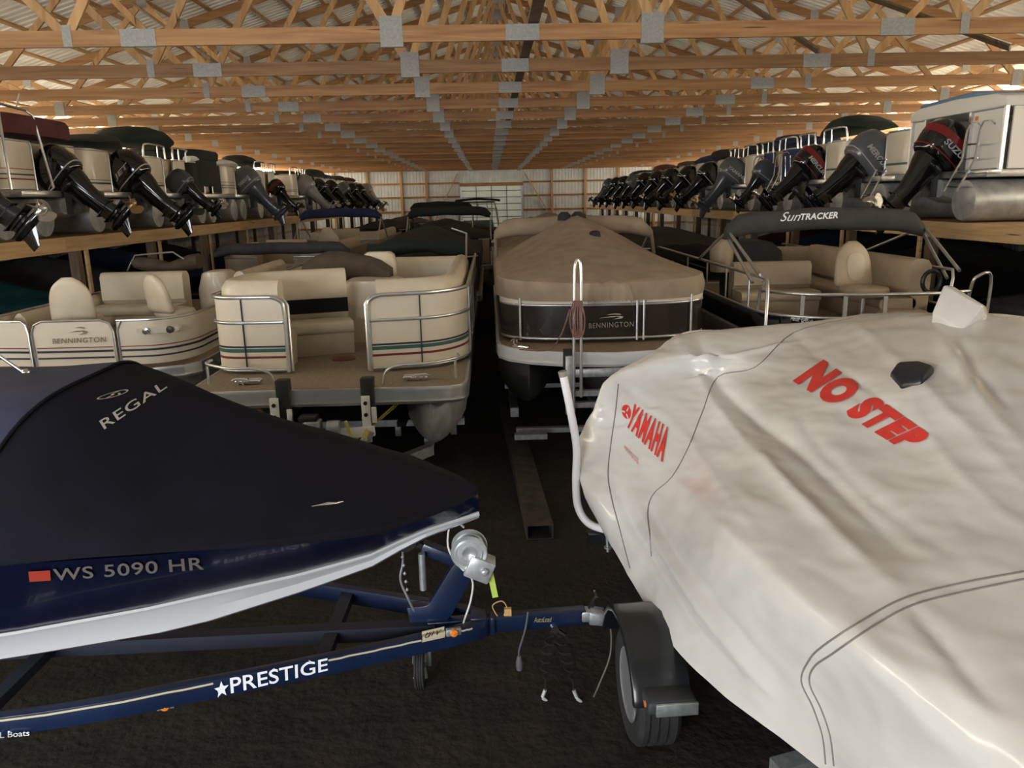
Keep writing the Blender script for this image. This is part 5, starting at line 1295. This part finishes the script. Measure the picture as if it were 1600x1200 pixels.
rack_boat(-1, 31.2, 'pontoon boat with silver outboard on the left rack', m_creamr, S2, (m_blkcanvas, 1.5, .2, 'bunch'), E_(m_cowlsilver, m_prop_st, 44, 1.15, lower=m_cowlsilver), ('toprail',))
rack_boat(-1, 33.8, 'black canopied pontoon boat directly beyond the silver outboard on the left rack', m_darkpanel, (), (m_blkcanvas, 1.5, .4, 'bunch'), E_(m_gloss, m_prop_st, 46, 1.05))
rack_boat(-1, 36.4, 'pontoon boat with tan folded top and black outboard far along the left rack', m_creamr, S2, (m_blkcanvas, 1.55, .4, 'bunch'), E_(m_gloss, m_prop_bk, 46, 1.05), near=False)
rack_boat(-1, 39.0, 'pontoon boat with blue folded top far along the left rack', m_creamr, S2, (m_bluec, 1.55, .30, 'bunch'), E_(m_cowlgrey, m_prop_bk, 40, 1.0), near=False)
rack_boat(-1, 41.6, 'third pontoon boat from the far end of the left rack, black top and outboard', m_darkpanel, (), (m_blkcanvas, 1.55, .3, 'bunch'), E_(m_gloss, m_prop_bk, 44, 1.0), near=False)
rack_boat(-1, 44.1, 'second pontoon boat from the far end of the left rack, dark red top', m_bronzep, (), (m_maroonc, 1.5, .3, 'bunch'), E_(m_gloss, m_prop_bk, 44, 1.0), near=False)
rack_boat(-1, 46.8 if False else 46.6, 'last pontoon boat at the far end of the left rack, pale grey outboard', m_creamr, (), (m_blkcanvas, 1.4, .25, 'bunch'), E_(m_cowlsilver, m_prop_st, 40, 1.1, lower=m_cowlsilver), near=False)

# right rack
wb = rack_boat(1, 12.35, 'white roofed pontoon houseboat with blue top and black outboard, nearest on the right rack', m_whiteroof, (), None, E_(m_gloss, m_prop_st, 36, 1.12, 'SUZUKI', sw=12, red=True), ('skip_stern', 'ladder2'))
hw = 1.25
q = MB(); q.rings([[V((x, y_, z)) for y_, z in [(-hw, 1.60), (hw, 1.60), (hw, 1.74), (hw*.8, 1.80), (0, 1.83), (-hw*.8, 1.80), (-hw, 1.74)]] for x in (-.25, -5.2)]); q.build('roof', m_whiteroof, wb, bevel=.03, smooth=40)
q = MB(); q.rings([[V((x, y_, z)) for y_, z in [(-hw, 1.77), (.2, 1.82), (.2, 1.92), (-hw, 1.88)]] for x in (-.4, -5.0)]); q.build('blue_top', m_bluetop, wb, bevel=.03)
for y_ in (-hw+.03, -.80, .42, hw-.03):
    q = MB(); q.box((-.30, y_, 1.18), (.05, .05, .86)); q.build('roof_post', m_alu, wb)
q = MB(); q.box((-.34, .80, 1.18), (.03, .80, .82)); q.build('side_curtain', m_whiteroof, wb); q = MB(); q.box((-.34, -1.0, 1.18), (.03, .40, .82)); q.build('side_curtain', m_whiteroof, wb)
for y_ in (-hw+.02, hw-.02):
    q = MB(); q.box((-2.5, y_, 1.18), (4.2, .03, .84)); q.build('side_wall', m_whiteroof, wb)
q = MB(); q.box((-2.6, 0, 1.2), (.05, 2.2, .8)); q.build('bulkhead', m_blkcanvas, wb)
q = MB(); q.box((-.318, .52, 1.50), (.012, .07, .06)); q.build('orange_marker', m_orange, wb)
q = MB(); q.box((-.18, .85, .72), (.20, .9, .06)); q.build('swim_step', m_alu, wb, bevel=.01)
rack_boat(1, 14.9, 'pontoon boat with dark white lettered outboard beside the white houseboat, right rack', m_creamr, S3, None, E_(m_cowlgrey, m_prop_bk, 48, 1.22, 'MERCURY', lower=m_gloss), ('lowladder', ))
rack_boat(1, 17.5, 'cream pontoon boat with bundled green canvas and red banded outboard, right rack', m_creamr, S3, (m_dkgreen, 1.72, .36, 'bunch'), E_(m_gloss, m_prop_st, 47, 1.1, 'MERCURY', True), ('toprail',))
bl = rack_boat(1, 20.1, 'pontoon boat with navy blue folded bimini and ladders on the right rack', m_bluec, (), (m_bluec, 1.62, .42, 'bunch'), E_(m_cowlblue, m_prop_st, 36, .85), ('toprail', 'ladder', 'ladder2'))
rack_boat(1, 22.9, 'pontoon boat with two tone grey outboard and pale curtain on the right rack', m_creamr, (), (m_blkcanvas, 1.6, .32, 'bunch'), E_(m_cowlgrey, m_prop_bz, 36, 1.1, 'YAMAHA', lower=m_cowlblue), ('toprail',))
for y, lab, top, e in (
    (25.6, 'pontoon boat with glossy black outboard just past the grey outboard on the right rack', (m_blkcanvas, 1.55, .4, 'bunch'), E_(m_gloss, m_prop_bz, 46, 1.1)),
    (28.2, 'pontoon boat with dark blue cover midway down the right rack', (m_bluec, 1.55, .34, 'bunch'), E_(m_gloss, m_prop_bk, 46, 1.1)),
    (30.8, 'pontoon boat with brown roll and black outboard midway down the right rack', (mat('brown_canvas', (.13, .095, .065)), 1.5, .26, 'bunch'), E_(m_gloss, m_prop_st, 44, 1.1)),
    (33.4, 'pontoon boat with dark cover past the brown rolled one on the right rack', (m_blkcanvas, 1.5, .3, 'bunch'), E_(m_gloss, m_prop_bk, 46, 1.1)),
    (36.0, 'pontoon boat with maroon cover far along the right rack', (m_maroonc, 1.5, .34, 'bunch'), E_(m_gloss, m_prop_bk, 44, 1.1)),
    (38.6, 'pontoon boat with grey outboard far along the right rack, past the maroon cover', (m_whiteroof, 1.45, .2, 'bunch'), E_(m_cowlgrey, m_prop_st, 40, 1.1)),
    (41.2, 'third pontoon boat from the far end of the right rack, black outboard', (m_blkcanvas, 1.5, .3, 'bunch'), E_(m_gloss, m_prop_bk, 44, 1.1)),
    (43.8, 'second pontoon boat from the far end of the right rack, black outboard', (m_bluec, 1.4, .2, 'bunch'), E_(m_gloss, m_prop_bk, 42, 1.1)),
    (46.4, 'last pontoon boat at the far end of the right rack, blue grey outboard', (m_blkcanvas, 1.4, .2, 'bunch'), E_(m_cowlblue, m_prop_bk, 40, 1.1, lower=m_cowlblue))):
    rack_boat(1, y, lab, m_creamr if y < 32 else m_darkpanel, (), top, e, near=y < 30)

# ================================================================ covered boats further back and below the racks
m_tealhull = mat('teal_canvas', (.012, .085, .09), .7, var=.2, vs=3); m_greytarp = mat('grey_tarp', (.06, .062, .065), .7, var=.3, vs=3, bump=.3, bs=40)
def covered(x, y, rz, L, W, z0, z1, m, label, hull=None, peak=.5, cat='boat', name='covered_boat', trailer=True):
    """boat with a fitted cloth; bow toward local -y"""
    o = thing(name, label, cat, (x, y, 0), rz); hw = W/2
    def wd(u): return hw*min(1, .30+.70*math.sin(min(1, u*2.6)*PI/2)) if u > 0 else hw*.12
    us = [0, .03, .07, .12, .2, .3, .4, .5, .6, .7, .8, .9, 1.]
    q = MB(); q.rings([[V((s_*wd(u)*k, u*L, z)) for s_, k, z in ((-1, 1, z0), (-1, .9, z0-.25), (-1, .5, z0-.55), (0, 0, z0-.7+.3*(1-min(1, u*4))), (1, .5, z0-.55), (1, .9, z0-.25), (1, 1, z0))] for u in us]); q.build('hull', hull or m_navyhull, o)
    rows = []
    for u in us:
        h = z0+.06+(z1-z0)*(math.exp(-((u-peak)/.32)**2)) ; w = wd(u)+.02
        rows.append([V((-w, u*L, z0-.12))]+[V((w*t, u*L, z0+(h-z0)*(1-abs(t)**1.6)+.02*math.sin(9*t+14*u))) for t in [-1+k/7 for k in range(15)]]+[V((w, u*L, z0-.12))])
    q = MB(); q.grid(rows); q.build('boat_cover', m, o, smooth=60)
    if trailer:
        q = MB(); q.bar((-hw*.6, .4, .40), (-hw*.6, L-.4, .40), .1, .1); q.bar((hw*.6, .4, .40), (hw*.6, L-.4, .40), .1, .1); q.bar((0, -.7, .38), (0, L*.6, .38), .1, .1); q.build('trailer_frame', m_galv, o, smooth=0)
        for s_ in (-1, 1): wheel(o, (s_*(hw-.2), L*.62, .3), .3, .19, 'wheel', 5)
    return o
def far_pontoon(x, y, label, panel=None, cover=None, z=1.2, bim=None, bimy=2.0, bimz=2.55, seats=False, ch=.35, L=6.4, W=2.5, name='pontoon_boat'):
    o = thing(name, label, 'pontoon boat', (x, y, 0)); hw = W/2
    deck(o, hw, L, z, .3); toons(o, (-.85, .85), z-.36, .3, .2, L-.2)
    pth = rpath([(-.4, .45), (-hw+.06, .47), (-hw+.06, L-.1)], .3, 4); pth2 = rpath([(.4, .45), (hw-.06, .47), (hw-.06, L-.1)], .3, 4)
    for p in (pth, pth2): fence(o, p, z+.03, z+.72, panel or m_cream, rails=(z+.74,))
    if cover is not None:
        rows = []
        for k in range(22):
            u = k/21; yy = .3+(L-.4)*u; w = hw*(1.0 if u > .1 else .6+.4*u/.1)
            h = z+.80+ch*math.exp(-((u-.45)/.3)**2)+.05*math.sin(11*u)
            rows.append([V((-w-.02, yy, z+.5))]+[V((w*t, yy, z+.78+(h-z-.78)*(1-abs(t)**1.5)+.02*math.sin(8*t+13*u))) for t in [-1+j/6 for j in range(13)]]+[V((w+.02, yy, z+.5))])
        fr_ = [V((p.x, p.y-.03, z+.48)) for p in rows[0]]; rows.insert(0, fr_)
        q = MB(); q.grid(rows); q.build('mooring_cover', cover, o, smooth=60)
    if seats:
        couch(o, rpath([(hw-.15, 5.2), (hw-.15, .7), (.5, .7)], .25, 4), z, z+.42, z+.98, .55, .17)
        couch(o, rpath([(-.5, .7), (-hw+.15, .7), (-hw+.15, 2.6)], .25, 4), z, z+.42, z+.98, .55, .17, front=1)
        couch(o, [(-.9, 3.2), (.1, 3.2)], z, z+.42, z+1.0, .55, .18, front=1, name='helm_bench')
    if bim is not None:
        boot(o, -hw-.02, hw+.02, bimy, bimz, .13, bim)
        for s_ in (-1, 1):
            rail(o, [V((s_*hw, bimy, bimz-.06)), V((s_*hw, bimy-1.1, z+.75))], .02, 'bimini_strut'); rail(o, [V((s_*hw, bimy, bimz-.06)), V((s_*hw, bimy+1.2, z+.75))], .02, 'bimini_strut')
    q = MB(); q.bar((-.8, .5, .42), (-.8, L-.4, .42), .1, .1); q.bar((.8, .5, .42), (.8, L-.4, .42), .1, .1); q.build('trailer_frame', m_galv, o, smooth=0)
    for s_ in (-1, 1): wheel(o, (s_*.95, L*.6, .28), .28, .19, 'wheel', 5)
    return o
# column behind the low cream boat (left)
p1 = far_pontoon(-4.75, 16.9, 'tan pontoon boat with open seats and long grey rolled bimini, behind the low cream boat', seats=True, panel=m_vinyl2)
boot(p1, -1.2, 1.7, .1, 2.15, .12, m_greytarp, bow=.0, name='rolled_bimini')
seatbucket(p1, (.9, 2.2, 1.2), PI, m_vinyl2, .8, .6, .42)
far_pontoon(-4.6, 24.2, 'pontoon boat with navy blue bimini boot, third in the left column', bim=m_bluec, bimy=-1.6+2, bimz=2.72, panel=m_vinyl2, seats=True)
far_pontoon(-4.6, 32, 'pontoon boat under black cover deep in the left column', cover=m_blkcanvas, panel=m_darkpanel)
far_pontoon(-4.5, 40, 'pontoon boat under grey cover at the end of the left column', cover=m_greytarp)
# column behind the cream striped boat
far_pontoon(-1.45, 15.4, 'pontoon boat under dark green tarp, behind the cream striped pontoon', cover=m_dkgreen if False else mat('green_black_tarp', (.016, .020, .018), .8, var=.35, vs=2.5, bump=.4, bs=9), panel=m_darkpanel, ch=.55, z=1.22)
p2 = far_pontoon(-1.2, 22.8, 'pontoon boat with wide charcoal bimini boot, behind the dark tarp boat', bim=mat('green_black_boot', (.018, .022, .022), .8), bimy=1.2, bimz=2.72, panel=m_vinyl2, cover=m_blkcanvas)
far_pontoon(-1.9, 31, 'pontoon boat with arched black bimini in the far middle', bim=m_blkcanvas, bimy=1.0, bimz=2.85, panel=m_darkpanel, cover=m_blkcanvas)
wk = covered(-.55, 38.5, 0, 6.4, 2.4, 1.5, 1.7, m_blkcanvas, 'white wakeboard boat with black topped tower in front of the far door', hull=m_whitehull, name='wakeboard_boat')
q = MB(); q.tube([(-1.1, 2.6, 1.5), (-.95, 2.5, 2.6), (-.85, 2.5, 2.95), (.85, 2.5, 2.95), (.95, 2.5, 2.6), (1.1, 2.6, 1.5)], .05, 8); q.tube([(-.95, 2.5, 2.6), (.95, 2.5, 2.6)], .035, 8)
for x in (-.5, 0, .5): q.tube([(x, 2.5, 2.6), (x*.9, 2.5, 2.95)], .03, 6)
q.build('wake_tower', m_whitepaint, wk)
q = MB(); q.rings([superring((x, 2.6, 3.02+.10*(1-(x/1.15)**2)), (0, 1, 0), (0, 0, 1), .7, .06, 12, 3) for x in (-1.15, -.8, 0, .8, 1.15)]); q.build('tower_bimini', m_blkcanvas, wk, smooth=60)
q = MB(); q.rings([[V((x, 1.9+dy, z)) for x, z in ((-.85, 1.5), (.85, 1.5), (.75, 2.05), (-.75, 2.05))] for dy in (0, .03)]); q.build('windscreen', mat('tinted_glass', (.25, .30, .30), .1, trans=.4), wk)
# column behind the tan covered boat
p3 = far_pontoon(1.45, 16.4, 'pontoon boat in tan canvas behind the tent shaped cover', cover=m_tan, panel=m_vinyl2, ch=.8)
far_pontoon(1.6, 24.2, 'pontoon boat under brown cover in the middle distance', cover=m_tan, panel=m_darkpanel, ch=.5)
covered(1.9, 33, 0, 6.2, 2.4, 1.6, 2.2, m_greytarp, 'white runabout in the far distance right of the door', hull=m_whitehull)
# column behind the fishing pontoon
far_pontoon(4.5, 17.0, 'pontoon boat in dark cover behind the charcoal bimini boot', cover=m_blkcanvas, panel=m_darkpanel, ch=.35)
far_pontoon(4.4, 24.4, 'pontoon boat under navy blue cover in the right column', cover=m_bluec, panel=m_darkpanel)
far_pontoon(4.4, 32, 'pontoon boat under black cover deep in the right column', cover=m_blkcanvas, panel=m_darkpanel)
# below the racks
for y, m, lab in ((9.2, m_blkcanvas, 'boat under black tarp below the left rack, nearest'), (11.9, m_greytarp, 'boat under dark grey tarp below the left rack, beside the teal one'), (14.9, m_tealhull, 'boat under teal cover below the left rack'), (18.3, m_greytarp, 'boat under pale grey tarp below the left rack, past the teal one'), (21.4, m_bluec, 'boat under navy cover below the left rack'), (24.5, m_blkcanvas, 'boat under black cover below the left rack')):
    covered(-7.6, y, R(90), 5.4, 2.2, 1.35, 1.95, m, lab, peak=.55)
for y, m, lab in ((11.6, m_greytarp, 'boat under grey tarp below the right rack, nearest'), (14.4, m_blkcanvas, 'boat under black cover below the right rack'), (17.3, m_greytarp, 'boat under grey tarp below the right rack, past the black one'), (20.2, m_dkgreen, 'boat under green cover below the right rack'), (23.1, m_bluec, 'boat under blue cover below the right rack'), (26.0, m_maroonc, 'boat under dark red cover below the right rack')):
    covered(7.6, y, R(-90), 5.4, 2.2, 1.35, 1.95, m, lab, peak=.55)
